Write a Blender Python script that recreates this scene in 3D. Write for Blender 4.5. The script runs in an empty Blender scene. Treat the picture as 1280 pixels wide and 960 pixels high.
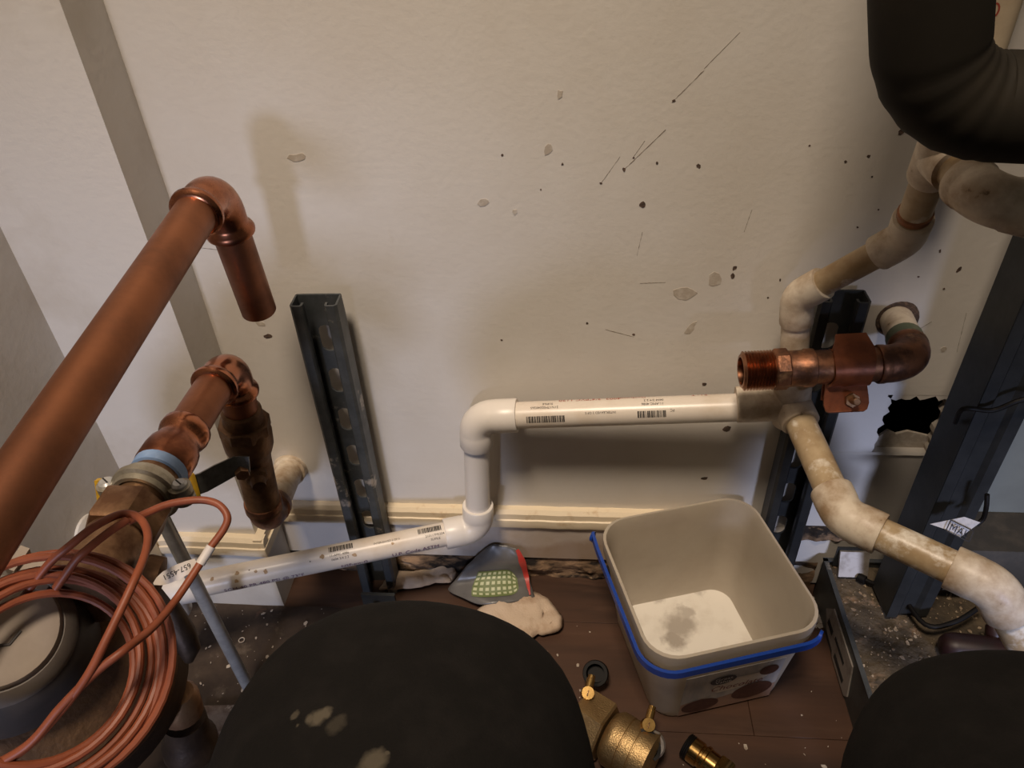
import bpy, bmesh, math, random
from mathutils import Vector, Matrix, noise
random.seed(7)
V = Vector
scene = bpy.context.scene
COL = scene.collection

# ------------------------------------------------------------------ camera
CAMLOC = V((0.0, -0.60, 0.7605))
R = Matrix(((0.9968058840632362, -0.011796551398457571, 0.07898652335692154),
            (0.06977702675240889, 0.6097489808569554, -0.789517160599754),
            (-0.038848372353337726, 0.7925067960080896, 0.6086245002022911)))
FPX = 940.0
cam_d = bpy.data.cameras.new('camera'); cam = bpy.data.objects.new('camera', cam_d); COL.objects.link(cam)
cam.matrix_world = Matrix.Translation(CAMLOC) @ R.to_4x4()
cam_d.sensor_width = 36.0; cam_d.lens = 36.0 * FPX / 1280.0; cam_d.clip_start = 0.01
scene.camera = cam

# ------------------------------------------------------------------ world, lamps, exposure
w = bpy.data.worlds.new('world'); scene.world = w; w.use_nodes = True
bg = w.node_tree.nodes['Background']; bg.inputs[0].default_value = (0.95, 0.80, 0.62, 1); bg.inputs[1].default_value = 0.07
def lamp(name, loc, target, size, power, color, spread=180):
    d = bpy.data.lights.new(name, 'AREA'); d.shape = 'DISK'; d.size = size; d.energy = power; d.color = color
    d.spread = math.radians(spread)
    o = bpy.data.objects.new(name, d); COL.objects.link(o); o.location = loc
    o.rotation_euler = (V(target) - V(loc)).to_track_quat('-Z', 'Y').to_euler(); return o
def fill_spot(name, loc, target, cone, blend, soft, power, color):
    d = bpy.data.lights.new(name, 'SPOT'); d.spot_size = math.radians(cone); d.spot_blend = blend; d.shadow_soft_size = soft; d.energy = power; d.color = color
    o = bpy.data.objects.new(name, d); COL.objects.link(o); o.location = loc
    o.rotation_euler = (V(target) - V(loc)).to_track_quat('-Z', 'Y').to_euler(); return o
lamp('ceiling_lamp', (-0.25, -0.95, 2.50), (-0.08, -0.02, 0.36), 0.40, 3.4, (1.0, 0.82, 0.64), 45)
fill_spot('cool_fill_left', (-0.40, -1.60, 0.46), (-0.40, 0.0, 0.22), 41, 1.0, 0.09, 31.0, (0.66, 0.73, 1.0))  # added cool fill for the wall's left, stands in for light past the photographer
fill_spot('cool_fill_right', (0.70, -1.60, 0.55), (0.36, 0.0, 0.10), 24, 1.0, 0.12, 66.0, (0.63, 0.70, 1.0))  # added cool fill tinting the lower right wall, no fixture of the room
scene.view_settings.view_transform = 'Standard'; scene.view_settings.look = 'None'
scene.view_settings.gamma = 1.0; scene.view_settings.use_curve_mapping = False
scene.view_settings.exposure = 0.0

# ------------------------------------------------------------------ helpers: layout
def ray(x, y): return R @ V((x - 640.0, -(y - 480.0), -FPX))
def PD(x, y, d): return CAMLOC + ray(x, y) * (d / FPX)                 # at a depth
def PY(x, y, c=0.0): r = ray(x, y); return CAMLOC + r * ((c - CAMLOC.y) / r.y)   # on a plane y = c
def PZ(x, y, c=0.0): r = ray(x, y); return CAMLOC + r * ((c - CAMLOC.z) / r.z)   # on a plane z = c
def lin(c):
    c /= 255.0
    return c / 12.92 if c <= 0.04045 else ((c + 0.055) / 1.055) ** 2.4
def rgb(r, g, b): return (lin(r), lin(g), lin(b), 1.0)

# ------------------------------------------------------------------ helpers: materials
def material(name, col, col2=None, scale=20, lo=0.45, hi=0.65, rough=0.5, metal=0.0, bump=0.0, bscale=200, rough2=None,
             stretch=(1, 1, 1), col3=None, scale3=60, lo3=0.6, hi3=0.66, translucent=0.0, spec=0.5, bdist=0.001, coat=0.0):
    m = bpy.data.materials.new(name); m.use_nodes = True
    nt = m.node_tree; N = nt.nodes; L = nt.links; b = N['Principled BSDF']
    b.inputs['Base Color'].default_value = col; b.inputs['Roughness'].default_value = rough; b.inputs['Metallic'].default_value = metal
    b.inputs['Specular IOR Level'].default_value = spec; b.inputs['Coat Weight'].default_value = coat
    tc = N.new('ShaderNodeTexCoord'); mp = N.new('ShaderNodeMapping'); mp.inputs['Scale'].default_value = stretch
    L.new(tc.outputs['Object'], mp.inputs['Vector'])
    out = None
    def ramp_noise(sc, lo, hi, detail=8):
        n = N.new('ShaderNodeTexNoise'); n.inputs['Scale'].default_value = sc; n.inputs['Detail'].default_value = detail; n.inputs['Roughness'].default_value = 0.62
        L.new(mp.outputs['Vector'], n.inputs['Vector'])
        r = N.new('ShaderNodeMapRange'); r.inputs['From Min'].default_value = lo; r.inputs['From Max'].default_value = hi
        L.new(n.outputs['Fac'], r.inputs['Value']); return r.outputs['Result']
    cur = None
    if col2:
        f = ramp_noise(scale, lo, hi)
        mx = N.new('ShaderNodeMix'); mx.data_type = 'RGBA'; mx.inputs['A'].default_value = col; mx.inputs['B'].default_value = col2
        L.new(f, mx.inputs['Factor']); cur = mx.outputs['Result']
        if rough2 is not None:
            rr = N.new('ShaderNodeMapRange'); rr.inputs['To Min'].default_value = rough; rr.inputs['To Max'].default_value = rough2
            L.new(f, rr.inputs['Value']); L.new(rr.outputs['Result'], b.inputs['Roughness'])
    if col3:
        f = ramp_noise(scale3, lo3, hi3)
        mx = N.new('ShaderNodeMix'); mx.data_type = 'RGBA'; mx.inputs['B'].default_value = col3
        if cur: L.new(cur, mx.inputs['A'])
        else: mx.inputs['A'].default_value = col
        L.new(f, mx.inputs['Factor']); cur = mx.outputs['Result']
    if cur: L.new(cur, b.inputs['Base Color'])
    if bump > 0:
        n = N.new('ShaderNodeTexNoise'); n.inputs['Scale'].default_value = bscale; n.inputs['Detail'].default_value = 4
        L.new(mp.outputs['Vector'], n.inputs['Vector'])
        bp = N.new('ShaderNodeBump'); bp.inputs['Strength'].default_value = bump; bp.inputs['Distance'].default_value = bdist
        L.new(n.outputs['Fac'], bp.inputs['Height']); L.new(bp.outputs['Normal'], b.inputs['Normal'])
    if translucent > 0:
        t = N.new('ShaderNodeBsdfTranslucent'); mixs = N.new('ShaderNodeMixShader'); mixs.inputs[0].default_value = translucent
        if cur: L.new(cur, t.inputs['Color'])
        else: t.inputs['Color'].default_value = col
        L.new(b.outputs[0], mixs.inputs[1]); L.new(t.outputs[0], mixs.inputs[2]); L.new(mixs.outputs[0], N['Material Output'].inputs['Surface'])
    return m
def spots(m, pts, col, wob=0.004, wscale=60, axis_scale=(1, 1, 1)):
    """paint marks / stains of their own shape: blobs round given object-space points (x,y,z,radius,strength)"""
    nt = m.node_tree; N = nt.nodes; L = nt.links; b = N['Principled BSDF']
    tc = N.new('ShaderNodeTexCoord')
    ns = N.new('ShaderNodeTexNoise'); ns.inputs['Scale'].default_value = wscale; ns.inputs['Detail'].default_value = 6; L.new(tc.outputs['Object'], ns.inputs['Vector'])
    acc = None
    for (x, y, z, rad, st) in pts:
        d = N.new('ShaderNodeVectorMath'); d.operation = 'SUBTRACT'; L.new(tc.outputs['Object'], d.inputs[0]); d.inputs[1].default_value = (x, y, z)
        s = N.new('ShaderNodeVectorMath'); s.operation = 'MULTIPLY'; L.new(d.outputs[0], s.inputs[0]); s.inputs[1].default_value = axis_scale
        l = N.new('ShaderNodeVectorMath'); l.operation = 'LENGTH'; L.new(s.outputs[0], l.inputs[0])
        a = N.new('ShaderNodeMath'); a.operation = 'MULTIPLY_ADD'; L.new(ns.outputs['Fac'], a.inputs[0]); a.inputs[1].default_value = wob * 4; L.new(l.outputs['Value'], a.inputs[2])
        r = N.new('ShaderNodeMapRange'); r.inputs['From Min'].default_value = rad + wob * 2; r.inputs['From Max'].default_value = rad * 0.45 + wob * 2
        r.inputs['To Min'].default_value = 0; r.inputs['To Max'].default_value = st
        L.new(a.outputs[0], r.inputs['Value'])
        if acc is None: acc = r.outputs['Result']
        else:
            mx = N.new('ShaderNodeMath'); mx.operation = 'MAXIMUM'; L.new(acc, mx.inputs[0]); L.new(r.outputs['Result'], mx.inputs[1]); acc = mx.outputs[0]
    mix = N.new('ShaderNodeMix'); mix.data_type = 'RGBA'; mix.inputs['B'].default_value = col
    src = b.inputs['Base Color'].links
    if src: L.new(src[0].from_socket, mix.inputs['A'])
    else: mix.inputs['A'].default_value = b.inputs['Base Color'].default_value
    L.new(acc, mix.inputs['Factor']); L.new(mix.outputs['Result'], b.inputs['Base Color'])
    return m

M = {}
M['wall'] = material('wall_paint', (0.66, 0.625, 0.575, 1), (0.60, 0.555, 0.49, 1), 5, 0.42, 0.7, rough=0.62, bump=0.25, bscale=160, col3=(0.50, 0.44, 0.36, 1), scale3=9, lo3=0.66, hi3=0.80)
M['wall_side'] = material('side_wall_paint', (0.66, 0.625, 0.575, 1), (0.56, 0.51, 0.44, 1), 9, 0.5, 0.75, rough=0.62, bump=0.3, bscale=160)
M['cream'] = material('cream_trim_paint', (0.74, 0.63, 0.46, 1), (0.55, 0.38, 0.21, 1), 45, 0.57, 0.75, rough=0.5, bump=0.3, bscale=120, col3=(0.22, 0.10, 0.04, 1), scale3=38, lo3=0.66, hi3=0.74)
M['board'] = material('baseboard_paint', (0.64, 0.60, 0.56, 1), (0.50, 0.40, 0.30, 1), 14, 0.5, 0.72, rough=0.6, bump=0.2)
M['rot'] = material('rotten_board', (0.30, 0.19, 0.11, 1), (0.015, 0.01, 0.007, 1), 38, 0.42, 0.58, rough=0.9, bump=1.0, bscale=90, bdist=0.004, stretch=(0.45, 1, 1), col3=(0.42, 0.29, 0.18, 1), scale3=60, lo3=0.6, hi3=0.7)
M['plank'] = material('dark_wood_plank', (0.073, 0.033, 0.017, 1), (0.033, 0.015, 0.008, 1), 16, 0.4, 0.65, rough=0.55, bump=0.2, bscale=60, stretch=(0.12, 1, 1), col3=(0.105, 0.055, 0.033, 1), scale3=40, lo3=0.55, hi3=0.8)
M['plank_dirty'] = material('grimy_floor', (0.055, 0.036, 0.024, 1), (0.028, 0.017, 0.011, 1), 24, 0.4, 0.62, rough=0.8, bump=0.5, bscale=120, col3=(0.15, 0.115, 0.085, 1), scale3=30, lo3=0.58, hi3=0.76)
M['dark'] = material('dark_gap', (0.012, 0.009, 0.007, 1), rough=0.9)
M['scuff'] = material('scuff', (0.06, 0.04, 0.03, 1), (0.16, 0.10, 0.07, 1), 300, rough=0.8)
M['scratch'] = material('scratch', (0.17, 0.135, 0.10, 1), (0.30, 0.25, 0.19, 1), 300, rough=0.8)
M['stain'] = material('glue_brown', (0.36, 0.23, 0.12, 1), (0.50, 0.37, 0.24, 1), 200, rough=0.6)
M['smudge'] = material('smudge', (0.44, 0.38, 0.31, 1), (0.56, 0.51, 0.44, 1), 160, rough=0.7)
M['flake'] = material('dull_flake', (0.36, 0.28, 0.19, 1), (0.20, 0.13, 0.08, 1), 90, rough=0.8)
M['chip'] = material('white_chip', (0.48, 0.42, 0.35, 1), (0.30, 0.23, 0.17, 1), 120, rough=0.7)
M['copper'] = material('copper', (0.335, 0.135, 0.068, 1), (0.20, 0.083, 0.046, 1), 22, 0.4, 0.68, rough=0.42, metal=0.9, rough2=0.55, bump=0.08, bscale=300)
M['copper_fit'] = material('copper_fitting', (0.50, 0.20, 0.105, 1), (0.24, 0.09, 0.05, 1), 30, 0.45, 0.65, rough=0.22, metal=1.0, rough2=0.36, bump=0.08, bscale=200)
M['bronze'] = material('dark_bronze', (0.20, 0.115, 0.062, 1), (0.10, 0.055, 0.032, 1), 40, 0.4, 0.64, rough=0.45, metal=0.85, bump=0.4, bscale=240, rough2=0.65)
M['oldbrass'] = material('old_brass', (0.34, 0.20, 0.11, 1), (0.17, 0.085, 0.045, 1), 40, 0.42, 0.62, rough=0.42, metal=0.8, bump=0.3, bscale=200, rough2=0.6)
M['meterbody'] = material('meter_bronze', (0.085, 0.055, 0.035, 1), (0.045, 0.028, 0.02, 1), 30, 0.4, 0.64, rough=0.55, metal=0.6, bump=0.4, bscale=160)
M['brass'] = material('bright_brass', (0.66, 0.42, 0.15, 1), (0.52, 0.31, 0.10, 1), 50, 0.4, 0.7, rough=0.2, metal=1.0, bump=0.05)
M['castbrass'] = material('cast_brass', (0.46, 0.32, 0.155, 1), (0.34, 0.22, 0.10, 1), 60, 0.4, 0.7, rough=0.42, metal=0.9, bump=0.5, bscale=700)
M['rustcu'] = material('tarnished_copper', (0.29, 0.13, 0.07, 1), (0.12, 0.06, 0.04, 1), 55, 0.42, 0.6, rough=0.45, metal=0.8, bump=0.3, bscale=300, col3=(0.45, 0.26, 0.13, 1), scale3=45, lo3=0.6, hi3=0.72)
M['thread'] = material('copper_thread', (0.40, 0.19, 0.105, 1), (0.22, 0.10, 0.06, 1), 60, 0.45, 0.65, rough=0.32, metal=1.0)
M['clampcu'] = material('copper_clamp_coat', (0.27, 0.080, 0.032, 1), (0.16, 0.048, 0.022, 1), 60, 0.42, 0.66, rough=0.4, metal=0.45, bump=0.3, bscale=200)
M['pvc'] = material('white_pvc', (0.68, 0.61, 0.53, 1), (0.56, 0.46, 0.35, 1), 18, 0.52, 0.78, rough=0.32, bump=0.03)
M['pvc_clean'] = material('white_pvc_fitting', (0.70, 0.655, 0.605, 1), (0.61, 0.54, 0.46, 1), 24, 0.55, 0.8, rough=0.35)
M['pvc_old'] = material('stained_pvc', (0.50, 0.385, 0.24, 1), (0.30, 0.195, 0.095, 1), 26, 0.38, 0.66, rough=0.36, bump=0.1, col3=(0.78, 0.72, 0.62, 1), scale3=28, lo3=0.52, hi3=0.62)
M['pvc_oldfit'] = material('stained_pvc_fitting', (0.70, 0.61, 0.49, 1), (0.34, 0.23, 0.135, 1), 30, 0.40, 0.64, rough=0.42, bump=0.15, col3=(0.10, 0.06, 0.035, 1), scale3=60, lo3=0.645, hi3=0.70)
M['black'] = material('black_ink', (0.015, 0.012, 0.011, 1), rough=0.6)
M['red_ink'] = material('red_ink', (0.35, 0.05, 0.03, 1), rough=0.6)
M['purple_ink'] = material('purple_ink', (0.11, 0.025, 0.10, 1), rough=0.6)
M['galv'] = material('galvanised_steel', (0.15, 0.16, 0.165, 1), (0.07, 0.077, 0.081, 1), 20, 0.35, 0.65, rough=0.45, metal=0.65, bump=0.1, rough2=0.6, col3=(0.55, 0.50, 0.44, 1), scale3=30, lo3=0.585, hi3=0.66)
M['galv_dark'] = material('dark_galvanised_steel', (0.052, 0.055, 0.056, 1), (0.026, 0.028, 0.029, 1), 18, 0.35, 0.65, rough=0.5, metal=0.5, bump=0.1)
M['zinc'] = material('zinc', (0.60, 0.60, 0.59, 1), (0.42, 0.42, 0.42, 1), 60, 0.4, 0.7, rough=0.28, metal=0.45)
M['castzinc'] = material('cast_zinc', (0.50, 0.46, 0.37, 1), (0.36, 0.32, 0.25, 1), 90, 0.4, 0.7, rough=0.4, metal=0.75, bump=0.4, bscale=500)
M['tape'] = material('blue_tape', (0.20, 0.32, 0.56, 1), (0.28, 0.40, 0.62, 1), 60, rough=0.55)
M['lever'] = material('lever_steel', (0.24, 0.235, 0.22, 1), (0.10, 0.098, 0.09, 1), 60, 0.4, 0.7, rough=0.25, metal=0.6)
M['yellow'] = material('yellow_vinyl', (0.60, 0.36, 0.02, 1), (0.45, 0.26, 0.02, 1), 60, rough=0.45)
M['cable'] = material('orange_cable', (0.27, 0.070, 0.028, 1), (0.20, 0.050, 0.021, 1), 40, rough=0.5, bump=0.05)
M['cablewhite'] = material('white_tag', (0.66, 0.60, 0.54, 1), (0.58, 0.52, 0.46, 1), 60, rough=0.5)
M['metergrey'] = material('meter_grey', (0.34, 0.28, 0.225, 1), (0.30, 0.245, 0.20, 1), 40, rough=0.55, bump=0.05)
M['meterring'] = material('meter_ring', (0.16, 0.135, 0.115, 1), (0.12, 0.10, 0.085, 1), 40, rough=0.5)
M['meterdark'] = material('meter_dark', (0.060, 0.050, 0.045, 1), (0.045, 0.038, 0.034, 1), 40, rough=0.5)
M['foam'] = material('black_foam', (0.017, 0.0140, 0.0100, 1), (0.024, 0.0190, 0.0125, 1), 25, 0.5, 0.7, rough=0.75, bump=0.15, bscale=90, spec=0.2)
M['tanpipe'] = material('tan_pipe', (0.62, 0.51, 0.36, 1), (0.52, 0.41, 0.28, 1), 30, rough=0.4)
M['bucket'] = material('translucent_plastic', (0.62, 0.55, 0.45, 1), (0.56, 0.485, 0.39, 1), 16, 0.45, 0.7, rough=0.38, translucent=0.35)
M['bucket_in'] = material('bucket_bottom', (0.80, 0.76, 0.68, 1), (0.66, 0.61, 0.53, 1), 26, 0.5, 0.75, rough=0.5)
M['blue'] = material('blue_plastic', (0.008, 0.048, 0.30, 1), rough=0.35)
M['lab_bg'] = material('label_paper', (0.50, 0.46, 0.42, 1), (0.36, 0.35, 0.35, 1), 40, 0.4, 0.6, rough=0.45, stretch=(2.5, 2.5, 0.4))
M['lab_pink'] = material('label_pink', (0.42, 0.26, 0.19, 1), (0.36, 0.24, 0.19, 1), 60, rough=0.45)
M['lab_cream'] = material('label_cream', (0.66, 0.58, 0.49, 1), rough=0.45)
M['lab_choc'] = material('label_chocolate', (0.075, 0.025, 0.018, 1), (0.11, 0.045, 0.03, 1), 130, rough=0.5)
M['lab_logo'] = material('label_logo', (0.02, 0.03, 0.045, 1), rough=0.45)
M['lab_white'] = material('label_white', (0.75, 0.72, 0.68, 1), rough=0.45)
M['lab_red'] = material('label_red', (0.14, 0.008, 0.006, 1), rough=0.45)
M['rag'] = material('beige_cloth', (0.56, 0.44, 0.33, 1), (0.38, 0.26, 0.17, 1), 30, 0.5, 0.72, rough=0.9, bump=0.6, bscale=500, col3=(0.12, 0.06, 0.03, 1), scale3=32, lo3=0.70, hi3=0.78)
M['bag'] = material('grey_film', (0.115, 0.11, 0.105, 1), (0.085, 0.08, 0.076, 1), 30, rough=0.3, bump=0.2, bscale=40)
M['bag_green'] = material('green_print', (0.13, 0.165, 0.055, 1), rough=0.5)
M['bag_pale'] = material('pale_green_print', (0.46, 0.48, 0.29, 1), rough=0.5)
M['bag_red'] = material('red_zip', (0.42, 0.04, 0.03, 1), rough=0.4)
M['trouser'] = material('black_trouser', (0.0085, 0.0076, 0.0070, 1), (0.012, 0.0105, 0.0097, 1), 50, rough=0.9, bump=0.3, bscale=900, spec=0.15)
M['rubber'] = material('black_rubber', (0.006, 0.005, 0.0045, 1), rough=0.55, spec=0.2)
M['tray'] = material('tray_steel', (0.10, 0.105, 0.10, 1), (0.055, 0.055, 0.05, 1), 30, 0.4, 0.65, rough=0.45, metal=0.6)
M['grime'] = material('grime', (0.115, 0.085, 0.052, 1), (0.045, 0.034, 0.022, 1), 26, 0.4, 0.62, rough=0.85, bump=1.0, bscale=120, bdist=0.003, col3=(0.24, 0.16, 0.10, 1), scale3=42, lo3=0.58, hi3=0.70)
M['wall_shaded'] = material('shaded_wall_paint', (0.20, 0.215, 0.195, 1), (0.17, 0.18, 0.165, 1), 12, rough=0.6)  # wall tone with the shade painted into the colour
M['ledge'] = material('dark_ledge', (0.035, 0.031, 0.025, 1), (0.06, 0.05, 0.038, 1), 40, 0.5, 0.7, rough=0.7, bump=0.4)
M['steelplate'] = material('small_steel_plate', (0.40, 0.36, 0.32, 1), (0.20, 0.17, 0.14, 1), 60, 0.45, 0.7, rough=0.5, metal=0.5)
M['paper'] = material('white_paper', (0.50, 0.49, 0.50, 1), (0.30, 0.30, 0.33, 1), 60, 0.5, 0.7, rough=0.5)
M['maroon'] = material('maroon_plastic', (0.024, 0.008, 0.008, 1), (0.014, 0.009, 0.008, 1), 30, rough=0.45)
M['tile'] = material('mottled_tile', (0.24, 0.19, 0.15, 1), (0.11, 0.07, 0.05, 1), 40, 0.42, 0.6, rough=0.8, bump=0.6, bscale=120, col3=(0.42, 0.37, 0.31, 1), scale3=50, lo3=0.58, hi3=0.68)

# ------------------------------------------------------------------ helpers: geometry
WLOC = {}
class G:
    def __init__(s): s.v = []; s.f = []; s.mi = []
    def add(s, v, f, mi=0):
        k = len(s.v); s.v += [V(p) for p in v]; s.f += [tuple(i + k for i in q) for q in f]; s.mi += [mi] * len(f); return s
    def box(s, a, b, mi=0):
        x0, y0, z0 = a; x1, y1, z1 = b
        return s.add([(x0,y0,z0),(x1,y0,z0),(x1,y1,z0),(x0,y1,z0),(x0,y0,z1),(x1,y0,z1),(x1,y1,z1),(x0,y1,z1)],
                     [(0,3,2,1),(4,5,6,7),(0,1,5,4),(1,2,6,5),(2,3,7,6),(3,0,4,7)], mi)
    def sweep(s, path, rad, seg=20, caps=True, mi=0, squash=None):
        path = [V(p) for p in path]; n = len(path)
        if not isinstance(rad, (list, tuple)): rad = [rad] * n
        T = []
        for i in range(n):
            a = path[max(i-1, 0)]; b = path[min(i+1, n-1)]; d = b - a
            T.append(d.normalized() if d.length > 1e-9 else (T[-1] if T else V((0,0,1))))
        ref = V((0,0,1)) if abs(T[0].z) < 0.9 else V((1,0,0))
        nrm = (ref - T[0] * ref.dot(T[0])).normalized()
        vs = []; fs = []
        for i in range(n):
            nrm = (nrm - T[i] * nrm.dot(T[i])).normalized(); bi = T[i].cross(nrm)
            for k in range(seg):
                a = 2 * math.pi * k / seg
                vs.append(path[i] + (nrm * math.cos(a) + bi * math.sin(a)) * rad[i])
        for i in range(n - 1):
            for k in range(seg):
                k2 = (k + 1) % seg; fs.append((i*seg+k, i*seg+k2, (i+1)*seg+k2, (i+1)*seg+k))
        if caps:
            fs.append(tuple(reversed(range(seg)))); fs.append(tuple(range((n-1)*seg, n*seg)))
        return s.add(vs, fs, mi)
    def lathe(s, p0, axis, prof, seg=28, mi=0, flats=0):
        """profile [(distance along axis, radius)]"""
        ax = V(axis).normalized(); p0 = V(p0)
        return s.sweep_raw([p0 + ax * d for d, r in prof], [r for d, r in prof], ax, seg, mi)
    def sweep_raw(s, pts, rad, ax, seg, mi=0, rot=0.0):
        ref = V((0,0,1)) if abs(ax.z) < 0.9 else V((1,0,0)); e1 = (ref - ax * ref.dot(ax)).normalized(); e2 = ax.cross(e1)
        vs = []; fs = []; n = len(pts)
        for p, r in zip(pts, rad):
            for k in range(seg):
                a = 2 * math.pi * k / seg + rot; vs.append(p + (e1 * math.cos(a) + e2 * math.sin(a)) * r)
        for i in range(n - 1):
            for k in range(seg):
                k2 = (k + 1) % seg; fs.append((i*seg+k, i*seg+k2, (i+1)*seg+k2, (i+1)*seg+k))
        fs.append(tuple(reversed(range(seg)))); fs.append(tuple(range((n-1)*seg, n*seg)))
        return s.add(vs, fs, mi)
    def hexa(s, p0, axis, l, r, seg=6, ch=0.0015, rot=0.0, mi=0):
        ax = V(axis).normalized(); p0 = V(p0)
        return s.sweep_raw([p0, p0 + ax*ch, p0 + ax*(l-ch), p0 + ax*l], [r*0.93, r, r, r*0.93], ax, seg, mi, rot)
    def prism(s, poly, n, t, mi=0):
        """poly: world points (planar), extruded by t along n"""
        n = V(n).normalized() * t; k = len(poly); poly = [V(p) for p in poly]
        return s.add(poly + [p + n for p in poly], [tuple(range(k)), tuple(reversed(range(k, 2*k)))] +
                     [(i, i + k, (i+1) % k + k, (i+1) % k) for i in range(k)], mi)
def wloc(o): return WLOC.get(o.name, V((0,0,0)))
def mk(name, g, mat, parent=None, loc=None, angle=38, smooth=True, kind=None, fix=True):
    root = wloc(parent) if parent else (V(loc) if loc is not None else V((0,0,0)))
    me = bpy.data.meshes.new(name); me.from_pydata([p - root for p in g.v], [], g.f)
    for m in (mat if isinstance(mat, (list, tuple)) else [mat]): me.materials.append(M[m])
    if any(g.mi): me.polygons.foreach_set('material_index', g.mi)
    if fix:
        bm = bmesh.new(); bm.from_mesh(me); bmesh.ops.recalc_face_normals(bm, faces=bm.faces); bm.to_mesh(me); bm.free()
    if smooth:
        me.polygons.foreach_set('use_smooth', [True] * len(me.polygons)); me.set_sharp_from_angle(angle=math.radians(angle))
    me.update()
    o = bpy.data.objects.new(name, me); COL.objects.link(o)
    if parent: o.parent = parent; WLOC[o.name] = root
    else: o.location = root; WLOC[o.name] = root
    if kind: o['kind'] = kind
    return o
def thing(name, label, cat, loc, group=None):
    o = bpy.data.objects.new(name, None); COL.objects.link(o); o.location = loc; o.empty_display_size = 0.02
    WLOC[o.name] = V(loc); o['label'] = label; o['category'] = cat
    if group: o['group'] = group
    return o
def tag(o, label, cat, group=None):
    o['label'] = label; o['category'] = cat
    if group: o['group'] = group
    return o
def bez(a, b, c, n=10): return [a*(1-t)**2 + b*2*t*(1-t) + c*t*t for t in [i/n for i in range(n+1)]]
def spline(pts, n=8):
    pts = [V(p) for p in pts]; out = []
    P = [pts[0]*2 - pts[1]] + pts + [pts[-1]*2 - pts[-2]]
    for i in range(1, len(P) - 2):
        p0, p1, p2, p3 = P[i-1], P[i], P[i+1], P[i+2]
        for k in range(n):
            t = k / n
            out.append(0.5*((2*p1) + (p2-p0)*t + (2*p0-5*p1+4*p2-p3)*t*t + (3*p1-p0-3*p2+p3)*t**3))
    out.append(pts[-1]); return out
def arc_pts(P, a, b, t, n=12):
    """rounded corner between unit arms a and b"""
    A = P + a*t; B = P + b*t
    half = (a + b).normalized(); cosang = a.dot(b); th = math.acos(max(-1, min(1, cosang)))
    rr = t * math.tan(th/2); c = P + half * (t / math.cos(th/2))
    u = (A - c); v = (B - c); tot = math.pi - th; out = []
    ax = u.cross(v).normalized()
    for i in range(n+1):
        out.append(c + Matrix.Rotation(tot*i/n, 3, ax) @ u)
    return out
def elbow(name, P, A, B, t, la, lb, rb, rh, parent, mat, style='pvc', seg=24):
    """elbow fitting at corner P with arms towards A and B; t = bend length, la/lb = arm lengths to the hub ends"""
    a = (V(A)-P).normalized(); b = (V(B)-P).normalized(); g = G()
    mid = arc_pts(P, a, b, t, 14)
    if style == 'pvc':
        path = [P+a*la, P+a*(t+0.0008)] + mid + [P+b*(t+0.0008), P+b*lb]
        rad = [rh, rh] + [rb]*len(mid) + [rh, rh]
        path = [P+a*(la), P+a*(la-0.001), P+a*(t+0.003), P+a*(t+0.001)] + mid + [P+b*(t+0.001), P+b*(t+0.003), P+b*(lb-0.001), P+b*lb]
        rad = [rh*0.97, rh, rh, rb] + [rb]*len(mid) + [rb, rh, rh, rh*0.97]
    else:                                           # copper press elbow: rolled bead at each mouth
        e = la
        def arm(d, l): 
            s_ = [(l, rb*1.0), (l-0.001, rb*1.10), (l-0.0025, rb*1.20), (l-0.005, rb*1.22), (l-0.0075, rb*1.15), (l-0.0095, rb*1.02), (l-0.012, rb*0.99)]
            return [(P+d*max(q, t+0.0004), r) for q, r in s_]
        s1 = arm(a, la); s2 = list(reversed(arm(b, lb)))
        path = [p for p, r in s1] + mid + [p for p, r in s2]; rad = [r for p, r in s1] + [rb]*len(mid) + [r for p, r in s2]
    g.sweep(path, rad, seg); return mk(name, g, mat, parent)
def tube(name, pts, r, mat, parent=None, seg=22, loc=None, caps=True):
    g = G(); g.sweep(pts, r, seg, caps); return mk(name, g, mat, parent, loc)
def hollow(name, p0, p1, ro, ri, mat, parent, seg=26, deep=None):
    """pipe open at p1"""
    p0 = V(p0); p1 = V(p1); ax = (p1-p0).normalized(); L = (p1-p0).length; deep = deep or L*0.8
    g = G(); g.lathe(p0, ax, [(0, ro), (L-0.0006, ro), (L, ro-0.0004), (L, ri), (L-deep, ri)], seg); return mk(name, g, mat, parent)
def text_tris(body, size):
    cu = bpy.data.curves.new('tmp', 'FONT'); cu.body = body; cu.size = size; cu.resolution_u = 2
    o = bpy.data.objects.new('tmp', cu); COL.objects.link(o)
    dg = bpy.context.evaluated_depsgraph_get(); me = bpy.data.meshes.new_from_object(o.evaluated_get(dg))
    v = [(p.co.x, p.co.y) for p in me.vertices]; f = [tuple(p.vertices) for p in me.polygons]
    bpy.data.objects.remove(o); bpy.data.curves.remove(cu); bpy.data.meshes.remove(me)
    return v, f
def on_cyl(g, vf, p0, ax, e1, r, s, ang, flip=False, mi=0):
    e2 = e1.cross(ax); out = []
    for u, v_ in vf[0]:
        if flip: u, v_ = -u, -v_
        a = ang + v_/r; out.append(p0 + ax*(s+u) + (e1*math.cos(a) + e2*math.sin(a))*r)
    g.add(out, vf[1], mi)
def barcode(length, h, seed):
    rnd = random.Random(seed); v = []; f = []; x = 0
    while x < length:
        wd = rnd.choice((0.0004, 0.0006, 0.0010, 0.0013)); k = len(v); n = 3
        for j in range(n+1): v += [(x, h*j/n), (x+wd, h*j/n)]
        f += [(k+2*j, k+2*j+1, k+2*j+3, k+2*j+2) for j in range(n)]
        x += wd + rnd.choice((0.0003, 0.0004, 0.0007))
    return v, f
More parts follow.
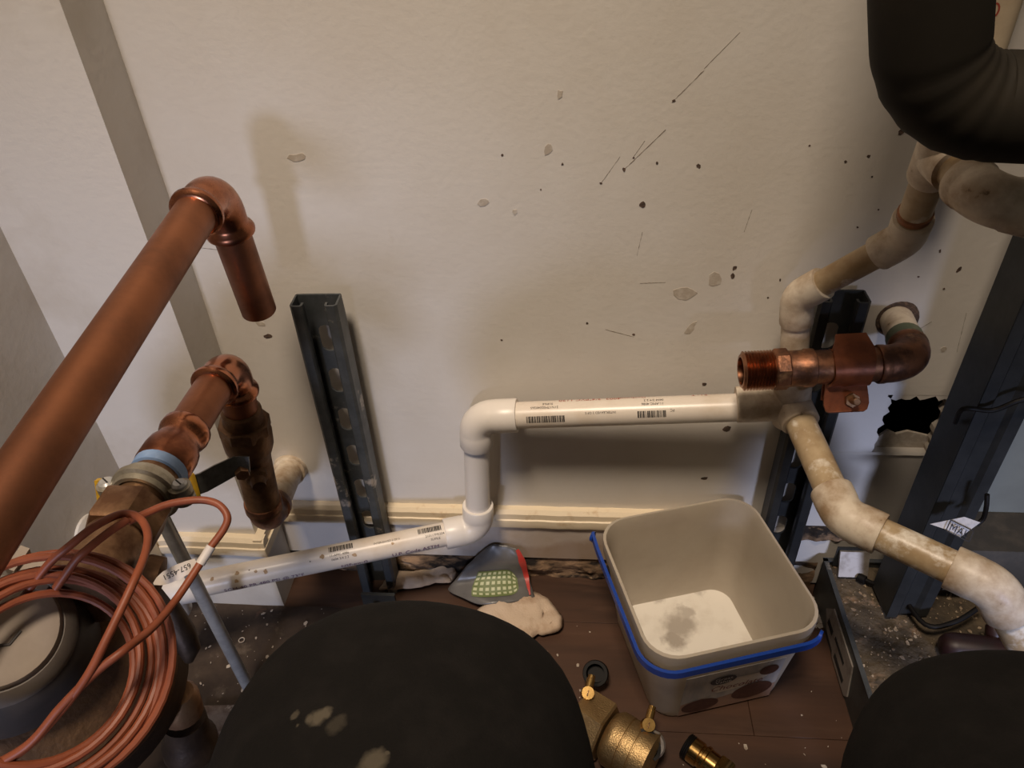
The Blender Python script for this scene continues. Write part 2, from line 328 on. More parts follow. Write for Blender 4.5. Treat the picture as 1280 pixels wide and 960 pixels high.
def blob_poly(c, e1, e2, r, n=8, rnd=random, asp=1.0, rot=0.0):
    out = []
    for k in range(n):
        a = 2*math.pi*k/n; q = r*(0.65+0.6*rnd.random()); x = math.cos(a)*q*asp; y = math.sin(a)*q
        out.append(c + e1*(x*math.cos(rot)-y*math.sin(rot)) + e2*(x*math.sin(rot)+y*math.cos(rot)))
    return out

# ================================================================== SETTING
XI, XR, XL = -0.354, 0.372, -0.478      # inner corner, right corner, left wall
YL, YRS = -0.053, -0.052                # faces of the projecting sections left and right
ZT = 2.3
# floor: dark base and separate planks
g = G(); g.box((-1.6, -2.6, -0.05), (1.6, 0.06, -0.004)); floor = mk('floor', g, 'dark', kind='structure')
edge = -0.196 + 0.127*2
yy = edge; row = 0
while yy > -1.6:
    y0, y1 = yy - 0.127, yy
    xs = [-1.2, -0.42 + 0.17*(row % 3), 0.38 - 0.19*(row % 2), 1.2]
    for a, b in zip(xs[:-1], xs[1:]):
        g = G(); d = 0.0004
        x0, x1, q0, q1 = a+0.0002, b-0.0002, y0+0.0002, min(y1-0.0002, 0.03)
        g.add([(x0,q0,-0.006),(x1,q0,-0.006),(x1,q1,-0.006),(x0,q1,-0.006),(x0,q0,-d),(x1,q0,-d),(x1,q1,-d),(x0,q1,-d),
               (x0+d,q0+d,0),(x1-d,q0+d,0),(x1-d,q1-d,0),(x0+d,q1-d,0)],
              [(0,1,5,4),(1,2,6,5),(2,3,7,6),(3,0,4,7),(4,5,9,8),(5,6,10,9),(6,7,11,10),(7,4,8,11),(8,9,10,11),(3,2,1,0)])
        o = mk('plank', g, 'plank', floor, smooth=False)
    yy -= 0.127; row += 1
# main wall with the torn square hole beside the right corner
hx0, hx1, hz0, hz1 = 0.309, XR, 0.214, 0.290
def wall_sheet(name, rects, mat, hole_edge=None):
    g = G()
    for a, b in rects: g.box(a, b)
    return g
g = G(); T = 0.013
g.box((XI, 0, 0.0), (hx0, T, ZT)); g.box((hx0, 0, hz1), (hx1, T, ZT)); g.box((hx0, 0, 0.0), (hx1, T, hz0)); g.box((hx1, 0, 0.0), (0.437, T, ZT))
for (a, b) in ((0.291, 0.2835), (0.302, 0.284)): pass
wall_back = mk('wall_back', g, 'wall', smooth=False, kind='structure')
# ragged drywall teeth round the hole, and the cavity behind it
rnd = random.Random(3)
def teeth(x0, x1, z0, z1, horiz, sgn, amp):
    g = G(); n = 14; pts = []
    for i in range(n+1):
        t = i/n; q = amp*(0.15+rnd.random())
        pts.append((x0+(x1-x0)*t, z0 + sgn*q) if horiz else (x0 + sgn*q, z0+(z1-z0)*t))
    base = [(x1, z0), (x0, z0)] if horiz else [(x0, z1), (x0, z0)]
    base = [(x1, z0 - sgn*0.001), (x0, z0 - sgn*0.001)] if horiz else [(x0 - sgn*0.001, z1), (x0 - sgn*0.001, z0)]
    poly = [V((x, 0.0003, z)) for x, z in pts + base]
    g.prism(poly, (0, 1, 0), 0.010); return g
mk('torn_edge', teeth(hx0, hx0, hz0, hz1, False, 1, 0.006), 'wall', wall_back, smooth=False)
mk('torn_edge', teeth(hx0, hx1, hz1, hz1, True, -1, 0.007), 'wall', wall_back, smooth=False)
mk('torn_edge', teeth(hx1, hx1, hz0, hz1, False, -1, 0.006), 'smudge', wall_back, smooth=False)
g = G(); poly = [V((x, 0.0085, z)) for x, z in ((hx0-0.002, hz0-0.002), (XR+0.01, hz0-0.002), (XR+0.01, 0.226), (0.345, 0.236), (0.334, 0.232), (0.325, 0.237), (0.316, 0.226))]
g.prism(poly, (0, 1, 0), 0.003); mk('torn_paper', g, 'smudge', wall_back, smooth=False)
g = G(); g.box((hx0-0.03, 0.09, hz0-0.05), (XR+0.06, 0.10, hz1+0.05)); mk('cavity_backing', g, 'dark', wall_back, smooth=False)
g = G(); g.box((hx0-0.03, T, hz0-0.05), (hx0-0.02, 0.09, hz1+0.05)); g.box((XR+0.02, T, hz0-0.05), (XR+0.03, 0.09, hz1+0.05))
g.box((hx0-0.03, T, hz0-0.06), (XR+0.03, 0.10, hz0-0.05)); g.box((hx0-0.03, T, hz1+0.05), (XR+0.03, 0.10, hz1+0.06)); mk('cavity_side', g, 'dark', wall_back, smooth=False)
# projecting sections, left wall, returns
g = G(); g.box((XL-0.02, YL, 0.0), (XI, 0.013, ZT)); wall_left = mk('wall_left_section', g, 'wall_side', smooth=False, kind='structure')
g = G(); g.box((XL-0.02, -2.6, 0.0), (XL, YL, ZT)); mk('wall_left', g, 'wall_side', smooth=False, kind='structure')
g = G(); g.box((0.437, -0.003, 0.0), (1.2, T, ZT)); mk('wall_right', g, 'wall_shaded', smooth=False, kind='structure')  # wall beyond the tall strut, its shadow put into the grey-green paint

# baseboards and cream trims
ZB0, ZB1 = 0.096, 0.121
def trim(name, x0, x1, y, seed, wob=0.0012):
    g = G(); rnd = random.Random(seed); n = max(4, int((x1-x0)/0.012)); prof = [(0.0, ZB0), (-0.0125, ZB0+0.001), (-0.0135, ZB0+0.006), (-0.0128, ZB0+0.0125), (-0.0112, ZB0+0.0135), (-0.0108, ZB1-0.004), (-0.007, ZB1), (0.0, ZB1)]
    vs = []; fs = []; k = len(prof)
    for i in range(n+1):
        x = x0+(x1-x0)*i/n; d = (rnd.random()-.5)*wob; d2 = (rnd.random()-.5)*wob
        vs += [(x, y+py+d*0.5, pz+d2*0.6) for py, pz in prof]
    for i in range(n):
        fs += [(i*k+j, i*k+(j+1) % k, (i+1)*k+(j+1) % k, (i+1)*k+j) for j in range(k)]
    fs += [tuple(range(k)), tuple(reversed(range(n*k, n*k+k)))]
    g.add(vs, fs); return mk(name, g, 'cream', kind='structure')
trim('trim_1', XI, 0.206, 0.0, 1)
trim('trim_2', XL, XI+0.012, YL, 2)
# return trim along the side of the left section
g = G(); g.box((XI, YL-0.0125, ZB0), (XI+0.0125, -0.013, ZB0+0.0125)); g.box((XI, YL-0.010, ZB0+0.0125), (XI+0.010, -0.011, ZB1)); mk('trim_3', g, 'cream', smooth=False, kind='structure')
g = G(); g.box((XL, -0.6, ZB0), (XL+0.0125, YL-0.014, ZB1)); mk('trim_4', g, 'cream', smooth=False, kind='structure')
g = G(); g.box((XI+0.008, -0.0085, 0.040), (0.262, 0.0, ZB0)); mk('baseboard_back', g, 'board', smooth=False, kind='structure')
spots(M['board'], [(0.02, -0.0085, 0.045, 0.05, .75), (-0.06, -0.0085, 0.042, 0.04, .7), (0.09, -0.0085, 0.05, 0.05, .75), (-0.02, -0.0085, 0.07, 0.04, .5), (0.15, -0.008, 0.05, 0.05, .75)], (0.24, 0.15, 0.085, 1), wob=0.006, wscale=40, axis_scale=(0.5, 1, 1.0))
g = G(); g.box((XL, YL-0.0085, 0.0), (XI+0.0085, YL, ZB0)); g.box((XI, YL, 0.0), (XI+0.0085, -0.009, ZB0)); mk('baseboard_left', g, 'wall_side', smooth=False, kind='structure')
# rotten lower edge of the main baseboard: a rough relief
g = G(); n, mrows = 160, 10; x0, x1 = XI+0.01, 0.29
vs = []
for j in range(mrows+1):
    for i in range(n+1):
        x = x0+(x1-x0)*i/n; z = -0.002+0.045*j/mrows
        d = noise.fractal(V((x*30, z*90, 1.3)), 1.0, 2.2, 4)
        vs.append((x, -0.004 - 0.006*d - 0.003*math.sin(j/mrows*3.1), z + (0.004*d if j == mrows else 0)))
g.add(vs, [(j*(n+1)+i, j*(n+1)+i+1, (j+1)*(n+1)+i+1, (j+1)*(n+1)+i) for j in range(mrows) for i in range(n)])
mk('trim_5', g, 'rot', kind='structure', fix=False)
# white lower board and flaking ledge right of the second strut
g = G(); g.box((0.262, -0.006, 0.006), (0.437, 0.0, 0.082)); mk('baseboard_right', g, 'wall', smooth=False, kind='structure')
g = G(); n = 30; vs = []
for i in range(n+1):
    x = 0.255+(0.335-0.255)*i/n; d = 0.5+noise.noise(V((x*120, 2.2, 0))); 
    vs += [(x, 0, 0.082), (x, -0.005-0.006*d, 0.083+0.003*d), (x, -0.003-0.003*d, 0.093+0.006*d), (x, 0, 0.10)]
g.add(vs, [(i*4+j, i*4+j+1, (i+1)*4+j+1, (i+1)*4+j) for i in range(n) for j in range(3)]); mk('trim_6', g, 'rot', kind='structure', fix=False)
# thin plaster crack ledge on the wall right of the second strut
g = G(); n = 24; vs = []
for i in range(n+1):
    x = 0.262+(0.436-0.262)*i/n; d = noise.noise(V((x*90, 5.1, 0)))*0.0012
    vs += [(x, 0.0, 0.2115+d), (x, -0.0022, 0.2125+d), (x, -0.0014, 0.2135+d), (x, 0, 0.2145+d)]
g.add(vs, [(i*4+j, i*4+j+1, (i+1)*4+j+1, (i+1)*4+j) for i in range(n) for j in range(3)]); mk('plaster_ridge', g, 'wall', wall_back, fix=False)

# nicks, scratches and smudges on the main wall
EX, EZ = V((1,0,0)), V((0,0,1))
rnd = random.Random(11)
for (x, y, r, asp, rot, mat) in [
    (803, 256, 4.2, 1, 0, 'scuff'), (873, 207, 3.4, .7, 0.3, 'scuff'), (918, 335, 4.5, .6, -.4, 'scuff'), (916, 345, 4.0, .7, .2, 'scuff'), (821, 204, 2.0, .7, .2, 'scuff'),
    (780, 212, 2.6, .8, 0, 'scuff'), (751, 229, 1.6, 1, 0, 'scuff'), (792, 197, 1.4, 1, 0, 'scuff'), (842, 126, 2.0, 1.2, .6, 'scuff'), (703, 205, 1.8, .7, 0, 'scuff'),
    (676, 237, 1.2, 1, 0, 'scuff'), (734, 404, 1.6, 1, 0, 'scuff'), (792, 418, 1.6, 1, 0, 'scuff'), (627, 425, 1.4, 1, 0, 'scuff'), (880, 480, 2.6, 1.3, .3, 'scuff'),
    (880, 598, 3.2, 1.5, 0, 'scuff'), (1199, 337, 4.6, .5, -.5, 'scuff'), (1175, 314, 2.4, .7, 0, 'scuff'), (1086, 195, 2.0, 1, 0, 'scuff'), (1057, 202, 1.7, 1, 0, 'scuff'),
    (1127, 164, 3.2, 1.8, .8, 'scuff'), (1090, 221, 1.3, 1, 0, 'scuff'), (1012, 182, 1.3, 1, 0, 'scuff'), (1072, 284, 1.4, 1, 0, 'scuff'), (1180, 437, 4.2, 1, 0, 'smudge'),
    (686, 187, 5.0, 1.5, 1.2, 'smudge'), (605, 253, 5, 1.6, 0, 'smudge'), (644, 265, 4, .9, .3, 'smudge'), (863, 410, 11, .5, -.5, 'smudge'), (893, 351, 11, .8, .3, 'smudge'), (856, 366, 10, 1.5, 0, 'smudge'),
    (370, 197, 5, 2.2, .2, 'smudge'), (326, 405, 3, 2.0, -.2, 'smudge'), (335, 420, 3.0, 1.6, .1, 'scuff'), (908, 536, 4.5, 1.3, 0, 'scuff'), (700, 118, 6, .7, 0, 'smudge'), (628, 194, 1.6, 1, 0, 'scuff'),
    (1180, 361, 1.5, 1, 0, 'scuff'), (1148, 346, 1.3, 1, 0, 'scuff'), (1098, 262, 1.2, 1, 0, 'scuff'), (985, 395, 1.5, .6, 0, 'scuff'), (975, 350, 2, .6, .2, 'scuff'), (960, 372, 1.4, 1, 0, 'scuff')]:
    c = PY(x, y); s = (PY(x+1, y) - c).length; rr = r*s
    g = G(); g.prism(blob_poly(c + V((0, -0.0003, 0)), EX, EZ, rr, 9, rnd, asp, rot), (0, 1, 0), 0.0003); mk('scuff' if mat == 'scuff' else 'smudge', g, mat, wall_back, smooth=False)
for (x0, y0, x1, y1, wd) in [(782, 210, 832, 162, 1.6), (840, 128, 880, 88, 1.6), (752, 228, 775, 196, .8), (792, 196, 806, 176, .8), (880, 86, 925, 40, .8), (800, 354, 832, 353, .9), (757, 412, 792, 421, .9), (1120, 428, 1165, 402, .7), (1208, 391, 1196, 440, .8), (796, 320, 803, 290, .8), (930, 290, 940, 262, .7), (245, 309, 280, 313, .8)]:
    a = PY(x0, y0); b = PY(x1, y1); s = (PY(x0+1, y0) - a).length*wd*0.5; d = (b-a).normalized(); nn = d.cross(V((0,1,0)))
    poly = []; n = 14
    for k in range(n+1): poly.append(a + (b-a)*(k/n) + nn*s*(0.9*rnd.random()**1.6+0.03) + V((0, -0.0002, 0)))
    for k in range(n, -1, -1): poly.append(a + (b-a)*(k/n) - nn*s*(0.9*rnd.random()**1.6+0.03) + V((0, -0.0002, 0)))
    g = G(); g.prism(poly, (0, 1, 0), 0.0003); mk('scratch', g, 'scratch', wall_back, smooth=False)

# ================================================================== COPPER: upper open pipe
RC = 0.0143
P1 = PD(268, 232, 0.548); P0 = V((-0.2545, -0.42, 0.515)); P2 = PD(324, 389, 0.632)
t = thing('copper_pipe', 'long bare copper pipe ending in an elbow and a short open stub pointing down', 'pipe', (P0.x, P0.y, P0.z))
a = (P0-P1).normalized(); b = (P2-P1).normalized()
tube('pipe', [P0, P1+a*0.025], RC, 'copper', t, 30)
elbow('elbow', P1, P0, P2, 0.024, 0.041, 0.043, RC*1.07, RC*1.2, t, 'copper_fit', 'cu', 30)
hollow('stub', P1+b*0.025, P2, RC, RC*0.93, 'copper', t, 30)

# ================================================================== COPPER: riser with ball valve
E1 = PY(287, 453, -0.118); ax = V((0, -1, 0.012)).normalized(); E2 = PY(334, 650, -0.106)
dn = (E2-E1).normalized(); WS = PY(364, 584, 0.0)
t = thing('copper_riser', 'short copper pipe with wide coupling and elbow rising from the water meter', 'pipe', E1 + ax*0.15)
L0 = 0.095
tube('pipe', [E1+ax*0.02, E1+ax*L0], RC, 'copper', t, 28)
elbow('elbow', E1, E1+ax, E2, 0.022, 0.036, 0.036, RC*1.07, RC*1.2, t, 'copper_fit', 'cu', 28)
g = G(); g.lathe(E1+ax*0.082, ax, [(0, RC*1.0), (0.001, RC*1.13), (0.003, RC*1.24), (0.008, RC*1.26), (0.012, RC*1.18), (0.015, RC*1.07), (0.019, RC*1.08), (0.025, RC*1.28), (0.030, RC*1.33), (0.044, RC*1.33), (0.046, RC*1.26)], 30); mk('coupling', g, 'copper_fit', t)
tube('stub', [E1+dn*0.03, E1+dn*0.062], RC*1.02, 'copper', t, 26)
YB = 0.128                                                     # distance along the axis where the brass begins
g = G(); g.lathe(E1+ax*(YB-0.002), ax, [(0, 0.0175), (0.0005, 0.0185), (0.0085, 0.0182), (0.009, 0.0170)], 30); tp = mk('blue_tape', g, 'tape', t); tp['label'] = 'pale blue thread tape'
g = G(); g.lathe(E1+ax*(YB+0.004), ax, [(0, 0.0162), (0.045, 0.0162)], 28); mk('brass_nipple', g, 'oldbrass', t)

# ball valve on the riser
VB = E1 + dn*0.052
t = thing('ball_valve', 'dark tarnished brass ball valve with a flat steel lever below the copper elbow', 'valve', E2)
Lv = (E2-VB).length
g = G(); g.lathe(VB, dn, [(0, 0.0150), (0.002, 0.0172), (0.016, 0.0178), (0.020, 0.0205), (0.030, 0.0222), (0.044, 0.0216), (0.050, 0.0200), (0.058, 0.0172), (0.066, 0.0166), (Lv-0.028, 0.0162), (Lv-0.026, 0.0176), (Lv-0.020, 0.0180)], 26); mk('body', g, 'bronze', t)
g = G(); g.hexa(VB+dn*0.014, dn, 0.014, 0.0225, 8, rot=.2); mk('hex_collar', g, 'bronze', t)
st = VB + dn*0.068; toc = (CAMLOC-st).normalized(); toc = (toc - dn*toc.dot(dn)).normalized(); sp = st + toc*0.030
g = G(); g.lathe(st+toc*0.008, toc, [(0, 0.0095), (0.014, 0.0095), (0.016, 0.007), (0.024, 0.006)], 18); mk('stem', g, 'bronze', t)
LV = [PD(312, 580, 0.618), PD(296, 581, 0.616), PD(274, 592, 0.610), PD(254, 603, 0.604), PD(242, 607, 0.600), PD(180, 612, 0.598), PD(122, 614, 0.596)]
def ribbon(pts, wdir, wd, th, nrm=None):
    g = G(); vs = []; n = len(pts)
    for i in range(n):
        d = (pts[min(i+1, n-1)] - pts[max(i-1, 0)]).normalized(); ww = (wdir - d*wdir.dot(d)).normalized(); nn = d.cross(ww)
        q = wd[i] if isinstance(wd, (list, tuple)) else wd
        vs += [pts[i] + ww*q/2 + nn*th/2, pts[i] - ww*q/2 + nn*th/2, pts[i] - ww*q/2 - nn*th/2, pts[i] + ww*q/2 - nn*th/2]
    fs = [(i*4+j, i*4+(j+1) % 4, (i+1)*4+(j+1) % 4, (i+1)*4+j) for i in range(n-1) for j in range(4)] + [(3, 2, 1, 0), tuple(range((n-1)*4, n*4))]
    g.add(vs, fs); return g
wd_ = (dn*0.85 + toc*0.5).normalized()
lv = mk('lever', ribbon(LV[:5], wd_, [0.013, 0.015, 0.0165, 0.0165, 0.0165], 0.0028), 'lever', t)
mk('lever_grip', ribbon([LV[3]*0.35+LV[4]*0.65, LV[4], LV[5], LV[6]], wd_, 0.0195, 0.006), 'yellow', lv)['label'] = 'yellow vinyl grip sleeve'
g = G(); g.hexa(PD(302, 588, 0.620), toc, 0.006, 0.0062); mk('stem_nut', g, 'oldbrass', t)

# elbow below the valve, and the stub into the wall
t = thing('wall_elbow', 'dull copper street elbow turning into a painted white stub at the wall', 'pipe elbow', WS)
wdir = (WS-E2)
elbow('elbow', E2, VB, WS, 0.020, 0.030, 0.032, 0.0163, 0.0180, t, 'rustcu', 'pvc', 26)
tube('wall_stub', [E2+wdir.normalized()*0.028, WS], 0.0150, 'pvc_oldfit', t, 24)
g = G(); g.lathe(WS-wdir.normalized()*0.014, wdir, [(0, 0.0165), (0.001, 0.018), (0.010, 0.018), (0.0135, 0.0195)], 24); mk('collar', g, 'pvc_oldfit', t)

# ================================================================== WATER METER
A0 = E1 + ax*(YB+0.020)
t = thing('water_meter', 'grey lidded water meter on a dark bronze body at the lower left', 'water meter', V((-0.27, -0.40, 0.33)))
NM = V((0.50, -0.30, 0.81)).normalized()
CM = PD(66, 832, 0.445)
g = G(); g.hexa(A0+ax*0.014, ax, 0.026, 0.0235, 6, 0.002, rot=0.52); g.lathe(A0+ax*0.040, ax, [(0, 0.0180), (0.003, 0.0190), (0.026, 0.0190), (0.034, 0.022), (0.045, 0.024)], 28); mk('coupling_nut', g, 'oldbrass', t)
g = G(); c_ = A0+ax*0.062 + V((0.022, 0, -0.008)); g.lathe(c_, V((1, 0.1, -0.35)), [(0, 0.012), (0.004, 0.013), (0.012, 0.0125), (0.013, 0.009)], 18); mk('seal_boss', g, 'bronze', t)
def dome(c, n, prof, seg=48): 
    g = G(); g.lathe(c, n, prof, seg); return g
mk('body', dome(CM - NM*0.115, NM, [(0, 0.046), (0.006, 0.062), (0.03, 0.074), (0.060, 0.0785), (0.078, 0.0785), (0.084, 0.074), (0.092, 0.070)]), 'meterbody', t)
mk('bronze_shoulder', dome(CM - NM*0.030, NM, [(0, 0.071), (0.012, 0.070), (0.020, 0.064), (0.026, 0.056)]), 'bronze', t)
CL = PD(-4, 790, 0.402)
NL = V((0.45, -0.28, 0.85)).normalized()
rg = mk('register', dome(CL - NL*0.045, NL, [(0, 0.048), (0.012, 0.0470), (0.030, 0.042), (0.036, 0.037)]), 'meterdark', t)
mk('register_ring', dome(CL - NL*0.014, NL, [(0, 0.0375), (0.002, 0.0385), (0.008, 0.0365), (0.012, 0.0315)]), 'meterring', t)
ld = mk('lid', dome(CL - NL*0.004, NL, [(0, 0.0305), (0.003, 0.0305), (0.0055, 0.0290), (0.0062, 0.025)]), 'metergrey', t)
e1 = (V((0,0,1)) - NL*NL.z).normalized(); e2 = NL.cross(e1)
hp = PD(40, 712, 0.412); 
hd = (hp - CL); hd = (hd - NL*hd.dot(NL)).normalized(); hs = NL.cross(hd)
g = G()
for s0, s1, d0, d1, h0, h1 in ((-0.010, 0.010, 0.026, 0.042, -0.006, 0.003), (-0.014, -0.009, 0.030, 0.044, -0.010, 0.006), (0.009, 0.014, 0.030, 0.044, -0.010, 0.006)):
    vs = [CL + hs*s + hd*d + NL*h for s in (s0, s1) for d in (d0, d1) for h in (h0, h1)]
    g.add(vs, [(0,1,3,2),(4,6,7,5),(0,4,5,1),(2,3,7,6),(0,2,6,4),(1,5,7,3)])
mk('hinge', g, 'metergrey', ld, smooth=False)
p_ = PD(13, 806, 0.398); vs = []
g = G(); 
c_ = CL + NL*0.0022 + (PD(12, 806, 0.40)-CL) - NL*((PD(12, 806, 0.40)-CL).dot(NL))
for k, (u, v_) in enumerate(((0, 0.010), (0, 0), (-0.006, -0.002))): pass
g.sweep([c_ + hd*0.008 + hs*-0.001, c_, c_ + hs*0.006 - hd*0.003], 0.0009, 6); mk('lid_mark', g, 'meterdark', ld)
g = G(); q = PD(22, 846, 0.412)
g.sweep([PD(-6, 872, 0.412), PD(46, 838, 0.418)], 0.0042, 10); mk('register_clip', g, 'metergrey', t)
# flange bolt and nut on the lower right side of the body
fb = PD(236, 900, 0.52)
g = G(); g.lathe(PD(222, 866, 0.505), (PD(244, 962, 0.56)-PD(222, 866, 0.505)), [(0, 0.010), (0.004, 0.013), (0.022, 0.014), (0.024, 0.012)], 22); mk('drain_plug', g, 'oldbrass', t)
g = G(); g.lathe(PD(230, 898, 0.525), (PD(250, 978, 0.57)-PD(230, 898, 0.525)), [(0, 0.0145), (0.02, 0.0155), (0.026, 0.019), (0.036, 0.019), (0.04, 0.015)], 24); mk('tail_piece', g, 'meterbody', t)
g = G(); g.sweep([PD(214, 757, 0.475), PD(228, 790, 0.478), PD(237, 812, 0.480), PD(236, 826, 0.482)], [0.005, 0.008, 0.007, 0.003], 12); mk('side_lug', g, 'meterbody', t)

# ground clamp
t = thing('ground_clamp', 'silvery cast ground clamp with two screws around the brass pipe', 'clamp', E1 + ax*(YB+0.018))
cc = E1 + ax*(YB+0.021); sx = V((1, 0, 0)); up = ax.cross(sx).normalized(); up = up if up.z > 0 else -up
def half_strap(sgn):
    g = G(); n = 18; vs = []; ri, ro = 0.0164, 0.0208
    prof = [(-0.0075, ri), (-0.0075, ro-0.0018), (-0.0035, ro-0.0012), (-0.002, ro+0.0012), (0.002, ro+0.0012), (0.0035, ro-0.0012), (0.0075, ro-0.0018), (0.0075, ri)]
    for i in range(n+1):
        a_ = math.pi*i/n
        for w_, r_ in prof: vs.append(cc + ax*w_ + sx*(math.cos(a_)*r_) + up*(math.sin(a_)*r_*sgn + 0.0012*sgn))
    k = len(prof)
    g.add(vs, [(i*k+j, i*k+(j+1) % k, (i+1)*k+(j+1) % k, (i+1)*k+j) for i in range(n) for j in range(k)] + [tuple(range(k)), tuple(range(n*k, n*k+k))])
    for s_ in (-1, 1):
        base = cc + sx*(s_*0.0245) + up*(0.0012*sgn)
        g.sweep([base, base+up*(0.0055*sgn)], 0.0074, 20)
    return g
mk('upper_strap', half_strap(1), 'castzinc', t); mk('lower_strap', half_strap(-1), 'castzinc', t)
for s_ in (-1, 1):
    base = cc + sx*(s_*0.0250) + up*0.0064
    g = G(); g.lathe(base, up, [(0, 0.0052), (0.0022, 0.0052), (0.0036, 0.0036)], 16); sc = mk('screw', g, 'zinc', t)
    g = G(); d_ = (ax*0.6+sx*0.8).normalized()*0.0034; n_ = up.cross(d_).normalized()*0.0005; q = base+up*0.0034
    g.prism([q-d_-n_, q+d_-n_, q+d_+n_, q-d_+n_], up, 0.0004); mk('screw_slot', g, 'black', sc, smooth=False)

# ================================================================== CABLE COIL
ctr = PD(54, 838, 0.386); RP = 0.0022
NMM = NM; NM = V((0.56, -0.40, 0.72)).normalized()
e1 = (R @ V((1, 0, 0))); e1 = (e1 - NM*e1.dot(NM)).normalized(); e2 = NM.cross(e1)
turns = []
rnd = random.Random(5)
NT = 7
pts = []
for k in range(NT*48+1):
    q = k/48.0; a_ = math.pi + 2*math.pi*q
    rr = 0.0615 - 0.0029*q + 0.0014*math.sin(a_*0.5+1.7) + 0.0012*math.sin(1.31*a_)
    h = 0.0045*math.sin(a_*1.07+0.9) + 0.0040*math.sin(q*4.4)
    pts.append(ctr + e1*(math.cos(a_)*rr*0.98 + 0.0016*math.sin(q*2.3)) + e2*(math.sin(a_)*rr + 0.0022*math.sin(q*1.7)) + NM*h)
t = thing('cable', 'orange red cable coiled in many loops over the water meter', 'cable', ctr)
g = G(); g.sweep(pts, RP, 9); mk('coil', g, 'cable', t)
def pxpath(lst, n=8): return spline([PD(*p) for p in lst], n)
g = G(); g.sweep(pxpath([(30, 745, .400), (60, 706, .398), (85, 684, .398), (117, 659, .405), (150, 643, .418), (172, 646, .418), (184, 664, .410), (182, 690, .400), (166, 730, .384), (134, 797, .372), (106, 850, .367), (66, 900, .365), (28, 938, .365), (-30, 972, .365)]), RP, 10); mk('loop', g, 'cable', t)
g = G(); g.sweep(pxpath([(70, 735, .400), (95, 700, .398), (111, 685, .400), (135, 666, .408), (159, 650, .416)]), RP, 10); mk('cut_end', g, 'cable', t)
TAGP = [(160, 652, .418), (184, 641, .425), (212, 630, .432), (248, 625, .438), (272, 630, .438), (284, 645, .436), (280, 661, .434), (262, 686, .430), (244, 714, .424), (219, 751, .415), (190, 785, .395), (156, 812, .376), (120, 840, .370), (76, 884, .364), (34, 932, .362), (-30, 968, .362)]
g = G(); g.sweep(pxpath(TAGP), RP, 10); mk('loop', g, 'cable', t)
g = G(); g.sweep(pxpath([(264, 683, .4300), (257, 694, .4285), (250, 705, .4265)], 4), RP*1.22, 12); tg = mk('tag_sleeve', g, 'cablewhite', t)
c0 = PD(246, 704, .426); c1 = PD(194, 729, .422); dd = (c1-c0).normalized(); wv = (PD(240, 696, .424)-PD(246, 712, .424)).normalized(); wv = (wv - dd*wv.dot(dd)).normalized()
nn = dd.cross(wv); fl = []
L_ = (c1-c0).length
prof = [(0, .0028), (.2, .0038), (.5, .0044), (.75, .0040), (.92, .0026), (1.04, .0006)]
poly = [c0+dd*(L_*s)+wv*h for s, h in prof] + [c0+dd*(L_*s)-wv*h*0.9 for s, h in reversed(prof)]
g = G(); g.prism(poly, nn, 0.0005); fg = mk('tag_flag', g, 'cablewhite', tg, smooth=False)
vf = text_tris('657-4551', 0.0043); g = G()
side = nn if nn.dot(CAMLOC-c0) > 0 else -nn
wd = max(v_[0] for v_ in vf[0]); xd = dd; yd = side.cross(xd)
off = 0.0007 if side.dot(nn) > 0 else 0.0002
g.add([c0 + dd*L_*0.45 + xd*(u-wd/2) + yd*(v_-0.002) + side*off for u, v_ in vf[0]], vf[1]); mk('tag_number', g, 'black', tg, smooth=False, fix=False)

# ================================================================== THREADED ROD
ra = PD(196, 634, 0.625); rb_ = PZ(313, 864, 0.006); rd = (rb_-ra).normalized(); Lr = (rb_-ra).length
g = G(); prof = []; d_ = 0.0
while d_ < Lr: prof += [(d_, 0.0056), (d_+0.0008, 0.0062)]; d_ += 0.0016
g.lathe(ra, rd, prof, 14); tag(mk('threaded_rod', g, 'zinc', loc=rb_, angle=80), 'bright zinc threaded rod leaning beside the water meter', 'rod')

